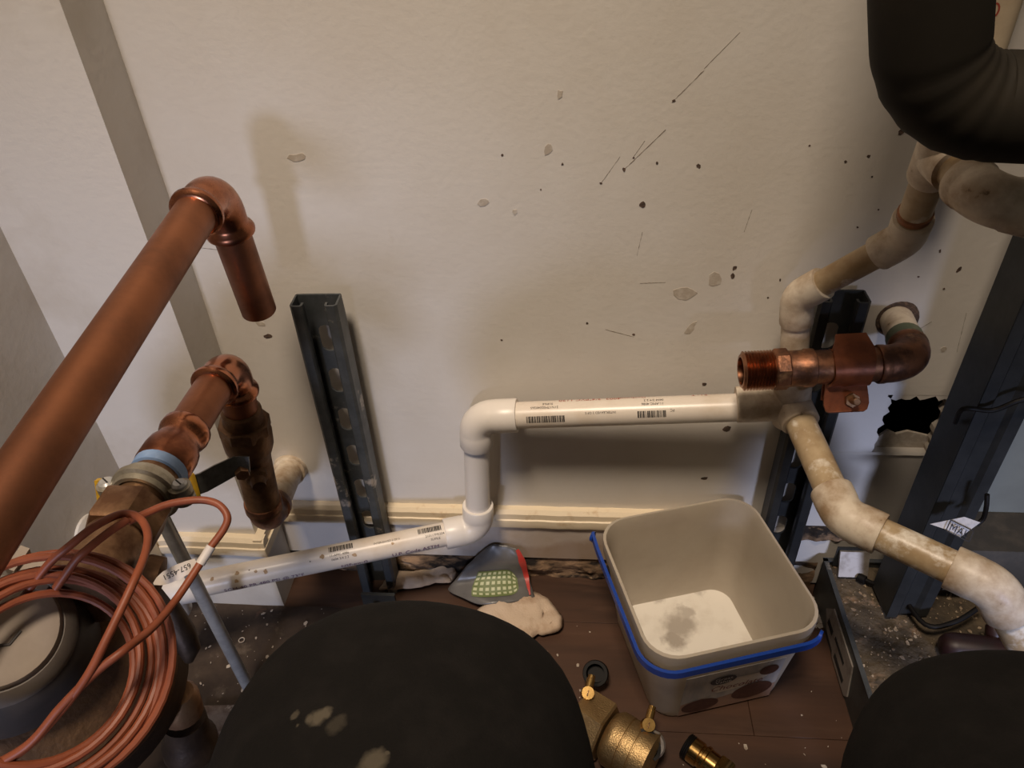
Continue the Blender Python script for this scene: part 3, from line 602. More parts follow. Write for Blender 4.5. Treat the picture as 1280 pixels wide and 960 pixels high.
# ================================================================== STRUT CHANNELS
def strut_mesh(L, first=0.030, pitch=0.0508, D_=0.0206):
    W_, lip, ret = 0.0413, 0.0095, 0.006; g = G()
    # back web (y=0) with slots; opening faces -y
    z = 0.0; hw = W_/2; sw, sl = 0.0080, 0.0150
    zs = []
    k = L - first
    while k > 0.03: zs.append(k); k -= pitch
    zs.sort(); prev = 0.0
    if first > 1:
        gp = [(-hw, 0), (-0.011, 0), (-0.007, -0.004), (0.007, -0.004), (0.011, 0), (hw, 0)]
        for (xa, ya), (xb, yb) in zip(gp[:-1], gp[1:]): g.add([(xa, ya, 0), (xb, yb, 0), (xb, yb, L), (xa, ya, L)], [(0, 1, 2, 3)])
    for i, c in enumerate(zs):
        z0 = prev; z1 = L if i == len(zs)-1 else (c + zs[i+1])/2; prev = z1
        N_ = 16; ring = []
        for j in range(N_):
            a_ = 2*math.pi*(j+0.5)/N_; x = math.cos(a_)*sw; zz = math.sin(a_)*sw
            zz += (sl-sw) if zz > 0 else -(sl-sw); ring.append((x, 0, c+zz))
        outer = []
        for j in range(N_):
            a_ = 2*math.pi*(j+0.5)/N_; cx, cz = math.cos(a_), math.sin(a_)
            m_ = max(abs(cx), abs(cz)); ox = hw*cx/m_; oz = cz/m_
            outer.append((ox, 0, c + (oz*(z1-c) if oz > 0 else oz*(c-z0))))
        b_ = len(g.v); g.add(ring+outer, [(j, (j+1) % N_, N_+(j+1) % N_, N_+j) for j in range(N_)])
        g.add([(hw, 0, z0), (outer[N_//8-1][0], 0, z0)], [])
        # corner fills
        for sx_ in (-1, 1):
            for (zc, s2) in ((z1, 1), (z0, -1)):
                cand = [p for p in outer if p[0]*sx_ > 0]
                side_ = sorted([p for p in cand if abs(abs(p[0])-hw) < 1e-6], key=lambda p: -s2*p[2])[0]
                top_ = sorted([p for p in cand if abs(p[2]-zc) < 1e-6], key=lambda p: -abs(p[0]))[0]
                g.add([side_, (sx_*hw, 0, zc), top_], [(0, 1, 2)])
    for sx_ in (-1, 1):
        prof = [(sx_*hw, 0), (sx_*hw, -D_+0.002), (sx_*(hw-0.002), -D_), (sx_*(hw-lip+0.001), -D_), (sx_*(hw-lip), -D_+0.0015), (sx_*(hw-lip), -D_+ret)]
        nz = 24
        for i in range(nz):
            za, zb = L*i/nz, L*(i+1)/nz
            for (x0, y0), (x1, y1) in zip(prof[:-1], prof[1:]): g.add([(x0, y0, za), (x1, y1, za), (x1, y1, zb), (x0, y0, zb)], [(0, 1, 2, 3)])
    return g
def strut(L, first, loc, rz, label, mat='galv', tilt=0.0, D_=0.0206):
    g = strut_mesh(L, first, D_=D_); o = mk('strut_channel', g, mat, loc=(0, 0, 0), smooth=False)
    bm = bmesh.new(); bm.from_mesh(o.data); bmesh.ops.remove_doubles(bm, verts=bm.verts, dist=1e-5)
    loose = [v_ for v_ in bm.verts if not v_.link_faces]; bmesh.ops.delete(bm, geom=loose, context='VERTS')
    bmesh.ops.recalc_face_normals(bm, faces=bm.faces); bm.to_mesh(o.data); bm.free()
    md = o.modifiers.new('thickness', 'SOLIDIFY'); md.thickness = 0.0022; md.offset = 0.0
    o.location = loc; o.rotation_euler = (tilt, 0, rz); WLOC[o.name] = V((0,0,0))
    return tag(o, label, 'strut channel', 'strut channels')
strut(0.413, 0.048, (-0.2325, -0.0175, 0.0), 0.03, 'slotted steel strut channel standing against the wall beside the copper riser')
strut(0.414, 0.048, (0.2330, -0.0100, 0.0), -0.03, 'slotted steel strut channel standing behind the plastic bucket and copper clamp', 'galv_dark')
strut(0.80, 9.0, (0.3600, -0.0865, 0.0575), math.pi+0.06, 'tall dark steel strut channel standing on the dirty metal tray', 'galv_dark', D_=0.0413)
t = thing('floor_bracket', 'dark bolted foot bracket at the base of the left strut channel', 'bracket', (-0.225, -0.07, 0.0))
g = G(); g.box((-0.245, -0.085, 0.0), (-0.205, -0.0592, 0.005)); g.box((-0.245, -0.0635, 0.005), (-0.205, -0.0592, 0.030)); mk('bracket', g, 'galv_dark', t, smooth=False)
g = G(); g.hexa(V((-0.229, -0.074, 0.005)), V((0, 0, 1)), 0.007, 0.0085); g.lathe(V((-0.229, -0.074, 0.012)), V((0,0,1)), [(0, 0.004), (0.010, 0.004)], 12); mk('bolt', g, 'bronze', t)

# ================================================================== PVC RUN
RP34, RH = 0.01335, 0.0170
Q1 = PY(595, 521, -0.032); Q2 = PY(598, 659, -0.040); Q0 = PY(986, 507, -0.045); Q3 = PD(207, 739, 0.775)
t = thing('pvc_pipe_run', 'white printed plastic pipe stepping along the wall with elbows', 'pipe', (Q2.x, Q2.y, 0.0))
u1 = (Q0-Q1).normalized(); u2 = (Q2-Q1).normalized(); u3 = (Q3-Q2).normalized()
pt = tube('pipe', [Q1+u1*0.02, Q0-u1*0.03], RP34, 'pvc', t, 28)
elbow('elbow', Q1, Q0, Q2, 0.017, 0.042, 0.036, RH*0.98, RH, t, 'pvc_clean', 'pvc', 28)
tube('pipe', [Q1+u2*0.02, Q2-u2*0.02], RP34, 'pvc_clean', t, 28)
elbow('elbow', Q2, Q1, Q3, 0.017, 0.034, 0.038, RH*0.98, RH, t, 'pvc_clean', 'pvc', 28)
pl = tube('pipe', [Q2+u3*0.02, Q3-u3*0.018], RP34, 'pvc', t, 28)
QF = V((Q3.x, Q3.y, 0.0))
elbow('elbow', Q3, Q2, QF, 0.016, 0.030, 0.034, RH*0.98, RH, t, 'pvc_clean', 'pvc', 24)
# tee at the right end
TE = Q0; RT = V((0.0, -0.10, -0.02))
def cyl_frame(p0, ax): 
    e = (CAMLOC-p0); e = (e - ax*e.dot(ax)).normalized(); return e
# printing on the upper pipe (upside down)
e = cyl_frame(Q1+u1*0.15, u1); e = e
rr = RP34+0.0002
def printing(name, parent, body, size, p0, axd, e1, s, ang, flip, mat):
    g = G(); on_cyl(g, text_tris(body, size), p0, axd, e1, rr, s, ang, flip); return mk(name, g, mat, parent, smooth=False, fix=False)
def bars(parent, length, h, p0, axd, e1, s, ang, flip, seed):
    g = G(); on_cyl(g, barcode(length, h, seed), p0, axd, e1, rr, s, ang, flip); return mk('barcode', g, 'black', parent, smooth=False, fix=False)
mm = 0.001
LQ = (Q0-Q1).length
def s_at(x, y=516): 
    p = PY(x, y, -0.045); return (p-Q1).dot(u1)
printing('pipe_print', pt, '4002  3/4"PVC 1120', 0.0072, Q1, u1, e, s_at(645)+0.100, 1.42, True, 'red_ink')
printing('pipe_print', pt, 'DuraSystem', 0.0050, Q1, u1, e, s_at(808), 1.40, True, 'red_ink')
printing('pipe_print', pt, 'S I - T', 0.0060, Q1, u1, e, s_at(885), 1.45, True, 'red_ink')
printing('pipe_print', pt, '21N17M02040265', 0.0036, Q1, u1, e, s_at(698), 0.60, True, 'black')
printing('pipe_print', pt, 'SUPILE', 0.0036, Q1, u1, e, s_at(691), 0.92, True, 'black')
bars(pt, s_at(705)-s_at(657), 0.0068, Q1, u1, e, s_at(657), -0.62, False, 4)
printing('pipe_print', pt, 'INTERLEAVED 2 OF 5', 0.0031, Q1, u1, e, s_at(770), 0.06, True, 'black')
printing('pipe_print', pt, '11-AMC 4086', 0.0036, Q1, u1, e, s_at(830), 0.58, True, 'black')
printing('pipe_print', pt, '0604 3/4 2 2', 0.0036, Q1, u1, e, s_at(830), 0.90, True, 'black')
bars(pt, s_at(831)-s_at(797), 0.0066, Q1, u1, e, s_at(797), -0.50, False, 9)
printing('pipe_print', pt, 'PC', 0.0034, Q1, u1, e, s_at(843), 0.05, True, 'black')
# printing on the lower pipe; axis from left to right
u = -u3; e = cyl_frame(Q2+u3*0.15, u)
LL = (Q3-Q2).length
def s2_at(x):
    d = 0.785 + (0.83-0.785)*(x-286)/(550-286); y_ = 723 - (x-286)*0.202
    return (PD(x, y_, d-0.012)-Q3).dot(u)
printing('pipe_print', pl, 'SCH-40 PR 480 PSI @ 73°F', 0.0072, Q3, u, e, s2_at(276), -1.22, False, 'purple_ink')
printing('pipe_print', pl, 'NSF-pw-G', 0.0066, Q3, u, e, s2_at(424), -1.20, False, 'purple_ink')
printing('pipe_print', pl, 'U.P. Code ASTM', 0.0074, Q3, u, e, s2_at(488), -1.14, False, 'purple_ink')
bars(pl, s2_at(441)-s2_at(412), 0.0066, Q3, u, e, s2_at(412), 0.40, False, 14)
bars(pl, s2_at(553)-s2_at(524), 0.0066, Q3, u, e, s2_at(524), 0.40, False, 15)
printing('pipe_print', pl, '11-AMC 4086', 0.0036, Q3, u, e, s2_at(412), 0.02, False, 'black')
printing('pipe_print', pl, '0604 3/4 2 2', 0.0036, Q3, u, e, s2_at(414), -0.30, False, 'black')
printing('pipe_print', pl, '210117M0204', 0.0036, Q3, u, e, s2_at(532), 0.02, False, 'black')
printing('pipe_print', pl, 'SUPILE', 0.0036, Q3, u, e, s2_at(538), -0.30, False, 'black')
printing('pipe_print', pl, 'INTERLEAVED 2 OF 5', 0.0030, Q3, u, e, s2_at(468), 0.30, False, 'black')
# glue stain specks on the lower pipe
rnd = random.Random(21)
for (x, q, sz) in ((265, .2, .0022), (297, .25, .0028), (294, -.35, .0022), (320, .1, .0019), (332, -.05, .0025), (403, .2, .0026), (443, -.2, .0026), (491, .1, .0016), (388, .0, .0008), (312, .3, .0007)):
    v_ = []; n = 9
    for k in range(n): a_ = 2*math.pi*k/n; r_ = sz*(0.6+.6*rnd.random()); v_.append((math.cos(a_)*r_, math.sin(a_)*r_))
    g = G(); on_cyl(g, (v_, [tuple(range(n))]), Q3, u, e, rr, s2_at(x), q, False); mk('glue_stain', g, 'stain' if sz > .001 else 'scuff', pl, smooth=False, fix=False)

# small white pipe from the left wall
a_ = PD(84, 665, 0.80); b_ = PD(150, 690, 0.74)
ws = PY(88, 668, -0.13)
t = thing('pvc_wall_stub', 'short white plastic pipe poking from the left wall behind the water meter', 'pipe', (XL, ws.y, ws.z))
tube('pipe', [V((XL-0.001, ws.y, ws.z)), V((XL+0.052, ws.y+0.004, ws.z-0.003))], 0.0155, 'pvc_oldfit', t, 22)
g = G(); g.lathe(V((XL-0.0005, ws.y, ws.z)), V((1,0,0)), [(0, 0.0215), (0.003, 0.021), (0.006, 0.0165)], 22); mk('plaster_collar', g, 'wall_side', t)

# ---- right, stained run: tee, drop towards the room, offsets
TC = PY(989, 503, -0.046)
D1 = PD(1054, 646, 0.612); D2 = PD(1243, 734, 0.552); D3 = PD(1300, 842, 0.575)
U1 = PY(997, 371, -0.046); U2 = PD(1132, 298, 0.545); U3 = PD(1172, 194, 0.468)
t = thing('stained_pvc_run', 'yellowed stained plastic pipe zigzagging past the copper clamp down to the right', 'pipe', (TC.x, TC.y, 0.0))
d1 = (D1-TC).normalized(); d2 = (D2-D1).normalized(); d3 = (D3-D2).normalized()
tube('pipe', [TC, D1], RP34, 'pvc_old', t, 26); tube('pipe', [D1, D2], RP34, 'pvc_old', t, 26); tube('pipe', [D2, D3], RP34, 'pvc_old', t, 26)
elbow('elbow', D1, TC, D2, 0.010, 0.026, 0.030, RH*1.0, RH*1.02, t, 'pvc_oldfit', 'pvc', 26)
elbow('elbow', D2, D1, D3, 0.010, 0.030, 0.026, RH*1.0, RH*1.02, t, 'pvc_oldfit', 'pvc', 26)
g = G(); tl = -u1
g.lathe(TC+tl*0.0, tl, [(0, RH), (0.048, RH), (0.049, RH*0.96)], 26)
ud = (U1-TC).normalized(); g.lathe(TC-ud*0.022, ud, [(0, RH*0.96), (0.001, RH), (0.052, RH), (0.053, RH*0.95)], 26)
g.lathe(TC, d1, [(0, RH), (0.024, RH), (0.025, RH*0.95)], 26); mk('tee', g, 'pvc_oldfit', t)
R12, RH12 = 0.0107, 0.0138
v1 = (U1-TC).normalized(); v2 = (U2-U1).normalized(); v3 = (U3-U2).normalized()
tube('pipe', [TC, U1], R12*1.12, 'pvc_oldfit', t, 24); tube('pipe', [U1, U2], R12, 'pvc_old', t, 24); tube('pipe', [U2, U3], R12, 'pvc_old', t, 24)
elbow('elbow', U1, TC, U2, 0.008, 0.026, 0.026, RH12*0.99, RH12, t, 'pvc_oldfit', 'pvc', 24)
elbow('elbow', U2, U1, U3, 0.008, 0.023, 0.024, RH12*0.99, RH12, t, 'pvc_oldfit', 'pvc', 24)
g = G(); g.lathe(U2+v3*0.026, v3, [(0, R12*1.06), (0.005, R12*1.1), (0.006, R12)], 24); mk('glue_ring', g, 'rustcu', t)
B1 = PD(1232, 248, 0.425); B2 = PD(1330, 272, 0.425); bd = (B1-U3).normalized()
g = G(); g.lathe(U3-v3*0.020, v3, [(0, RH12*.96), (0.001, RH12), (0.045, RH12), (0.046, RH12*.95)], 24); g.lathe(U3, bd, [(0, RH12), (0.022, RH12)], 24); mk('tee', g, 'pvc_oldfit', t)
tube('pipe', [U3, B1], R12, 'pvc_old', t, 24); tube('pipe', [B1, B2], R12, 'pvc_old', t, 24)
elbow('elbow', B1, U3, B2, 0.012, 0.022, 0.034, 0.0150, 0.0158, t, 'pvc_oldfit', 'pvc', 26)
# printed tan pipe standing behind the foam tube
ta = PD(1264, -60, 0.50); ta = ta + V((0, 0, 1.0)); tb = PD(1207, 150, 0.52)
tp = tag(tube('printed_pipe', [ta, tb], 0.0107, 'tanpipe', None, 24, loc=tb), 'tan plastic pipe with red printed marks behind the black foam tube', 'pipe')
axd = (ta-tb).normalized(); e = cyl_frame(tb, axd)
for (x, y, r_, sz) in ((1240, 2, 0.3, .0034), (1233, 34, .75, .0026), (1230, 50, .9, .0022)):
    s_ = (PD(x, y, .5)-tb).dot(axd); g = G(); v_ = []; n = 12
    for k in range(n): a_ = 2*math.pi*k/n; v_ += [(math.cos(a_)*sz*1.3, math.sin(a_)*sz*.8), (math.cos(a_)*sz*.95, math.sin(a_)*sz*.5)]
    rr = 0.0109; on_cyl(g, (v_, [(2*k, 2*k+1, (2*k+3) % (2*n), (2*k+2) % (2*n)) for k in range(n)]), tb, axd, e, rr, s_, r_, False); mk('print_ring', g, 'red_ink', tp, smooth=False, fix=False)

# ================================================================== FOAM INSULATED PIPE
F1 = PD(1161, 131, 0.385); FU = PY(1163, -70, -0.196); F0 = V((FU.x+0.002, FU.y, 1.75)); F2 = PD(1420, 140, 0.37)
a = (FU-F1).normalized(); b = (F2-F1).normalized()
path = [F0, F0.lerp(FU, .6), FU+V((0, 0, .03)), FU, FU.lerp(F1, .3), F1+a*0.042] + arc_pts(F1, a, b, 0.031, 20) + [F1+b*0.042, F2]
rads = [0.0268]*len(path)
for i in range(7, len(path)-3): rads[i] = 0.0268 - 0.0009*abs(math.sin((i-3)*0.75))
t = thing('insulated_pipe', 'thick black foam insulated pipe bend in the upper right corner', 'insulated pipe', F1)
tube('foam_tube', path, rads, 'foam', t, 40)
tube('inner_pipe', [F0, F0+V((0, 0, 0.05))], 0.011, 'copper', t, 18)

# ================================================================== TARNISHED COPPER RUN WITH CLAMP
K0 = PY(926, 464, -0.085); K1 = PY(1143, 453, -0.080); KW = PY(1120, 398, 0.0)
t = thing('tarnished_pipe', 'tarnished copper pipe with open threaded end held in front of the strut', 'pipe', (K0.x, K0.y, K0.z))
kx = (K1-K0).normalized(); kw = (KW-K1).normalized(); RT_ = 0.0143
g = G(); prof = [(0.012, 0.0115), (0, 0.0118), (0, 0.0140)]
d_ = 0.0008
while d_ < 0.024: prof += [(d_, 0.0145), (d_+0.0012, 0.0167)]; d_ += 0.0025
prof += [(0.0255, 0.0155), (0.0262, 0.0155)]
g.lathe(K0, kx, prof, 30); mk('threaded_end', g, 'thread', t, angle=80)
g = G(); g.lathe(K0+kx*0.0125, -kx, [(0, 0.0116), (0.001, 0.0116)], 24); mk('bore', g, 'dark', t)
g = G(); g.hexa(K0+kx*0.026, kx, 0.012, 0.0175, 8, 0.0012, rot=.25); g.lathe(K0+kx*0.038, kx, [(0, 0.0152), (0.012, 0.0152), (0.0135, 0.0162), (0.020, 0.0162), (0.021, 0.0146)], 26); mk('adapter', g, 'rustcu', t)
tube('pipe', [K0+kx*0.05, K1-kx*0.02], RT_, 'rustcu', t, 26)
elbow('elbow', K1, K0, KW, 0.022, 0.030, 0.030, RT_*1.10, RT_*1.14, t, 'rustcu', 'pvc', 26)
tube('wall_pipe', [K1+kw*0.026, KW], RT_*0.98, 'pvc_oldfit', t, 24)
g = G(); g.lathe(K1+kw*0.029, kw, [(0, RT_*1.08), (0.014, RT_*1.06), (0.015, RT_)], 24); vg = mk('verdigris_joint', g, 'ledge', t)
M['verdigris'] = material('verdigris', (0.10, 0.125, 0.085, 1), (0.17, 0.16, 0.11, 1), 60, rough=0.7); vg.data.materials[0] = M['verdigris']
g = G(); g.lathe(KW-kw*0.004, kw, [(0, RT_*1.15), (0.0045, RT_*1.35)], 22); mk('hole_rim', g, 'scuff', t)
# copper coloured strap clamp
kc = PY(1061, 458, -0.083); kc = K0 + kx*((kc-K0).dot(kx))
t = thing('pipe_clamp', 'copper coloured two piece strut clamp bolted round the tarnished pipe', 'clamp', kc)
upk = V((0, 0, 1)); fr = V((0, -1, 0.0)); ww = 0.0165
def strap(sec, w0, name, mat):
    g = G(); vs = []; n = len(sec)
    for (f_, u_, wk) in sec:
        p = kc + fr*f_ + upk*u_; vs += [p - kx*w0*wk, p + kx*w0*wk]
    off = []
    for i in range(n):
        a0 = sec[max(i-1, 0)]; a1 = sec[min(i+1, n-1)]; d_ = V((a1[0]-a0[0], a1[1]-a0[1])).normalized(); off.append((d_.y, -d_.x))
    vs2 = []
    for i, (f_, u_, wk) in enumerate(sec):
        p = kc + fr*(f_+off[i][0]*0.0024) + upk*(u_+off[i][1]*0.0024); vs2 += [p - kx*w0*wk, p + kx*w0*wk]
    k = 2*n; fs = []
    for i in range(n-1):
        fs += [(2*i, 2*i+1, 2*i+3, 2*i+2), (k+2*i, k+2*i+2, k+2*i+3, k+2*i+1), (2*i, 2*i+2, k+2*i+2, k+2*i), (2*i+1, k+2*i+1, k+2*i+3, 2*i+3)]
    fs += [(0, k, k+1, 1), (2*n-2, 2*n-1, k+2*n-1, k+2*n-2)]
    g.add(vs+vs2, fs); return mk(name, g, mat, t)
sec = []
for i in range(17):
    a_ = math.radians(-78 + 156*i/16); sec.append((math.cos(a_)*0.0148, -math.sin(a_)*0.0148*-1, 0.88 + 0.12*abs(math.sin(a_))))
low = [(0.020, -0.0335, 0.86), (0.0185, -0.0325, 1.0), (0.0150, -0.0285, 1.1), (0.0105, -0.0235, 1.08), (0.0068, -0.0185, 1.02)]
top = [(0.0005, 0.0172, 0.96), (-0.006, 0.0195, 0.84), (-0.013, 0.0215, 0.74)]
strap(low + sec + top, ww, 'front_strap', 'clampcu')
sec2 = [(-x*1.0, z, w_) for x, z, w_ in sec]; strap([(0.001, -0.034, 1.0), (-0.003, -0.024, 1.0)] + sec2 + [(-0.006, 0.0178, 0.9), (-0.013, 0.0195, 0.74)], ww*0.95, 'rear_strap', 'clampcu')
bp = kc + fr*0.0135 + upk*(-0.0255) + kx*0.004
g = G(); bx = (fr*0.8+upk*0.5).normalized(); g.lathe(bp - bx*0.006, bx, [(0, 0.0032), (0.020, 0.0032), (0.0205, 0.0026)], 12); g.hexa(bp, bx, 0.005, 0.0064); mk('bolt', g, 'oldbrass', t)

# ================================================================== METAL TRAY
t = thing('metal_tray', 'low rusty metal tray full of grime and flakes under the dark strut', 'tray', (0.40, -0.15, 0.0))
tx0, tx1, ty0, ty1, tz = 0.291, 0.62, -0.34, -0.016, 0.062
g = G(); g.box((tx0, ty0, 0.0), (tx0+0.0016, ty1, tz)); mk('side_panel', g, 'tray', t, smooth=False)
g = G(); g.box((tx0, ty1-0.0016, 0.0), (tx1, ty1, tz)); mk('back_panel', g, 'tray', t, smooth=False)
g = G(); g.box((tx0-0.001, ty0, tz), (tx0+0.004, ty1, tz+0.0015)); g.box((tx0-0.001, ty1-0.004, tz), (tx1, ty1+0.001, tz+0.0015)); mk('rim', g, 'galv', t, smooth=False)
g = G(); n = 70; m_ = 60; vs = []; zf = 0.052
for j in range(m_+1):
    for i in range(n+1):
        x = tx0+0.0016+(tx1-tx0-0.0016)*i/n; y = ty0+(min(ty1, 0)-0.002-ty0)*j/m_
        d = noise.fractal(V((x*22, y*22, 4.0)), 1.0, 2.0, 5); vs.append((x, y, zf + 0.0035*d))
g.add(vs, [(j*(n+1)+i, j*(n+1)+i+1, (j+1)*(n+1)+i+1, (j+1)*(n+1)+i) for j in range(m_) for i in range(n)]); mk('grime_bed', g, 'grime', t, fix=False)
rnd = random.Random(31); g = G()
for k in range(900):
    x = tx0+0.006+rnd.random()*0.20; y = -0.02-rnd.random()*0.26
    z = zf + 0.0035*noise.fractal(V((x*22, y*22, 4.0)), 1.0, 2.0, 5)+0.0004; r_ = 0.0004+0.0021*rnd.random()**4
    ta_ = rnd.random()*6.28; e1_ = V((math.cos(ta_), math.sin(ta_), (rnd.random()-.5)*.8)).normalized(); e2_ = V((0,0,1)).cross(e1_).normalized()
    g.prism(blob_poly(V((x, y, z)), e1_, e2_, r_, 5, rnd, 1.3), e1_.cross(e2_), 0.0005)
mk('flakes', g, 'flake', t, smooth=False, kind='stuff')
# slotted side label plate
lp = [PD(1034, 780, 0.80), ]
g = G()
def yz(y, z): return V((tx0-0.0018, y, z))
g.prism([yz(-0.075, 0.050), yz(-0.060, 0.030), yz(-0.075, 0.012), yz(-0.100, 0.010), yz(-0.104, 0.004), yz(-0.150, 0.004), yz(-0.156, 0.012), yz(-0.145, 0.050)], (1, 0, 0), 0.0016); pl_ = mk('side_plate', g, 'chip', t, smooth=False); pl_.data.materials[0] = M['steelplate']
for (y0, y1, z0, z1) in ((-0.090, -0.073, 0.022, 0.030), (-0.140, -0.108, 0.010, 0.017), (-0.130, -0.098, 0.028, 0.033)):
    g = G(); g.prism([V((tx0-0.0021, y0, z0)), V((tx0-0.0021, y1, z0)), V((tx0-0.0021, y1, z1)), V((tx0-0.0021, y0, z1))], (1, 0, 0), 0.0003); mk('slot', g, 'dark', pl_, smooth=False)
# steel square plate and black wire in the tray corner
t = thing('conduit_box', 'small square steel plate with a black wire in the tray corner', 'junction box', (0.32, -0.03, 0.05))
bx0 = PZ(1048, 737, 0.055)
g = G(); g.add([(0.302, -0.038, 0.0585), (0.334, -0.038, 0.0585), (0.334, -0.025, 0.086), (0.302, -0.025, 0.086), (0.302, -0.035, 0.0575), (0.334, -0.035, 0.0575), (0.334, -0.022, 0.085), (0.302, -0.022, 0.085)],
   [(0,1,2,3),(7,6,5,4),(0,4,5,1),(1,5,6,2),(2,6,7,3),(3,7,4,0)]); mk('plate', g, 'steelplate', t, smooth=False)
g = G(); g.box((0.300, -0.0218, 0.0575), (0.336, -0.0192, 0.088)); mk('backing', g, 'galv_dark', t, smooth=False)
g = G(); g.sweep(spline([V((0.329, -0.041, 0.060)), V((0.335, -0.047, 0.061)), V((0.345, -0.054, 0.066)), V((0.356, -0.062, 0.070)), V((0.367, -0.108, 0.074)), V((0.395, -0.108, 0.080)), V((0.43, -0.09, 0.09))], 6), 0.0026, 10); mk('wire', g, 'rubber', t)
g = G(); g.lathe(V((0.324, -0.037, 0.0585)), V((0.5, -0.5, 0.1)), [(0, 0.005), (0.008, 0.005), (0.009, 0.0035)], 14); mk('grommet', g, 'rubber', t)
# black cable crossing the tall strut
t = thing('black_cable', 'thin black cable crossing in front of the tall dark strut with a white tag', 'cable', (0.39, -0.11, 0.1))
g = G(); g.sweep(spline([PY(1194, 528, -0.075), PY(1204, 511, -0.094), PY(1240, 513, -0.097), PY(1270, 502, -0.098), PY(1300, 494, -0.098)], 6), 0.0021, 9); mk('upper_wire', g, 'rubber', t)
g = G(); g.sweep(spline([PY(1234, 618, -0.105), PY(1233, 633, -0.108), PY(1229, 648, -0.108), PY(1220, 656, -0.11)], 6), 0.0021, 9); mk('lower_wire', g, 'rubber', t)
c = [PY(1162, 655, -0.118), PY(1205, 646, -0.112), PY(1225, 653, -0.114), PY(1199, 672, -0.122), PY(1180, 661, -0.120)]
g = G(); g.prism(c, V((0.1, -0.7, 0.6)), 0.0006); tgp = mk('paper_tag', g, 'paper', t, smooth=False)
xd = (PY(1202, 665, -0.12)-PY(1184, 655, -0.12)).normalized(); nn = V((0.1, -0.7, 0.6)).normalized(); xd = (xd-nn*xd.dot(nn)).normalized(); yd = nn.cross(xd)
vf = text_tris('MAL', 0.0095); o_ = PY(1183, 661, -0.12)+nn*0.003
g = G(); g.add([o_ + xd*u_ + yd*v_ for u_, v_ in vf[0]], vf[1])
q = [(-.0015, -.002), (.0215, -.002), (.0215, .0085), (-.0015, .0085)]
for i in range(4):
    (x0, y0), (x1, y1) = q[i], q[(i+1) % 4]; d_ = V((x1-x0, y1-y0)).normalized()*0.0005; n2 = V((-d_.y, d_.x))
    g.add([o_+xd*(x0+n2.x)+yd*(y0+n2.y), o_+xd*(x1+n2.x)+yd*(y1+n2.y), o_+xd*(x1-n2.x)+yd*(y1-n2.y), o_+xd*(x0-n2.x)+yd*(y0-n2.y)], [(0, 1, 2, 3)])
mk('tag_print', g, 'black', tgp, smooth=False, fix=False)
# dark ledge at the right
g = G(); prof = [(-0.004, 0.067), (-0.058, 0.067), (-0.064, 0.074), (-0.064, 0.118), (-0.056, 0.130), (-0.004, 0.133)]; k = len(prof)
vs = [(0.400, y, z) for y, z in prof] + [(0.80, y, z) for y, z in prof]
g.add(vs, [(j, (j+1) % k, k+(j+1) % k, k+j) for j in range(k)] + [tuple(range(k)), tuple(reversed(range(k, 2*k)))]); tag(mk('duct_ledge', g, 'ledge', loc=(0.55, -0.035, 0.067)), 'dusty dark metal ledge along the wall right of the tall strut', 'ledge')
# maroon torch-like handle lying in the tray
ha = PZ(1184, 808, 0.070); hb = PZ(1300, 822, 0.072); hd_ = (hb-ha).normalized()
t = thing('tool_handle', 'dark maroon rounded tool handle lying on the dirty tray', 'tool', (ha.x, ha.y, 0.055))
g = G(); g.lathe(ha - hd_*0.008, hd_, [(0, 0.004), (0.002, 0.009), (0.006, 0.0125), (0.014, 0.0148), (0.05, 0.0150), (0.09, 0.0135), (0.12, 0.012)], 24); mk('grip', g, 'maroon', t)
g = G(); g.lathe(ha + hd_*0.046 + V((0, 0.012, 0.006)), V((0.1, 0.6, 0.5)), [(0, 0.007), (0.004, 0.0085), (0.012, 0.008), (0.015, 0.004)], 14); mk('knob', g, 'maroon', t)

# ================================================================== BUCKET
ROT = math.radians(16.0); cr, sr = math.cos(ROT), math.sin(ROT)
def rsq(half, rad, n=7):
    out = []
    for q, (cx, cy) in enumerate(((1, 1), (-1, 1), (-1, -1), (1, -1))):
        for k in range(n+1):
            a_ = math.pi/2*(q + k/n); out.append((cx*(half-rad)+math.cos(a_)*rad, cy*(half-rad)+math.sin(a_)*rad))
    return out
BC0, BC1, BH = V((0.1400, -0.0985)), V((0.1345, -0.1085)), 0.150
def bpt(x, y, z):
    c = BC0.lerp(BC1, z/BH); return V((c.x + x*cr - y*sr, c.y + x*sr + y*cr, z))
def loft(rings, closed_bottom=True, cap_top=False):
    g = G(); vs = []; n = len(rsq(1, .1)); fs = []
    for (z, half, rad) in rings: vs += [bpt(x, y, z) for x, y in rsq(half, rad)]
    for i in range(len(rings)-1): fs += [(i*n+k, i*n+(k+1) % n, (i+1)*n+(k+1) % n, (i+1)*n+k) for k in range(n)]
    if closed_bottom: fs.append(tuple(reversed(range(n))))
    if cap_top: fs.append(tuple(range((len(rings)-1)*n, len(rings)*n)))
    g.add(vs, fs); return g
t = thing('plastic_bucket', 'square translucent ice cream bucket with a blue handle standing open on the floor', 'bucket', (BC0.x, BC0.y, 0.0))
HB, HT = 0.0715, 0.0850
def hf(z): return HB + (HT-HB)*(z/BH)**1.0
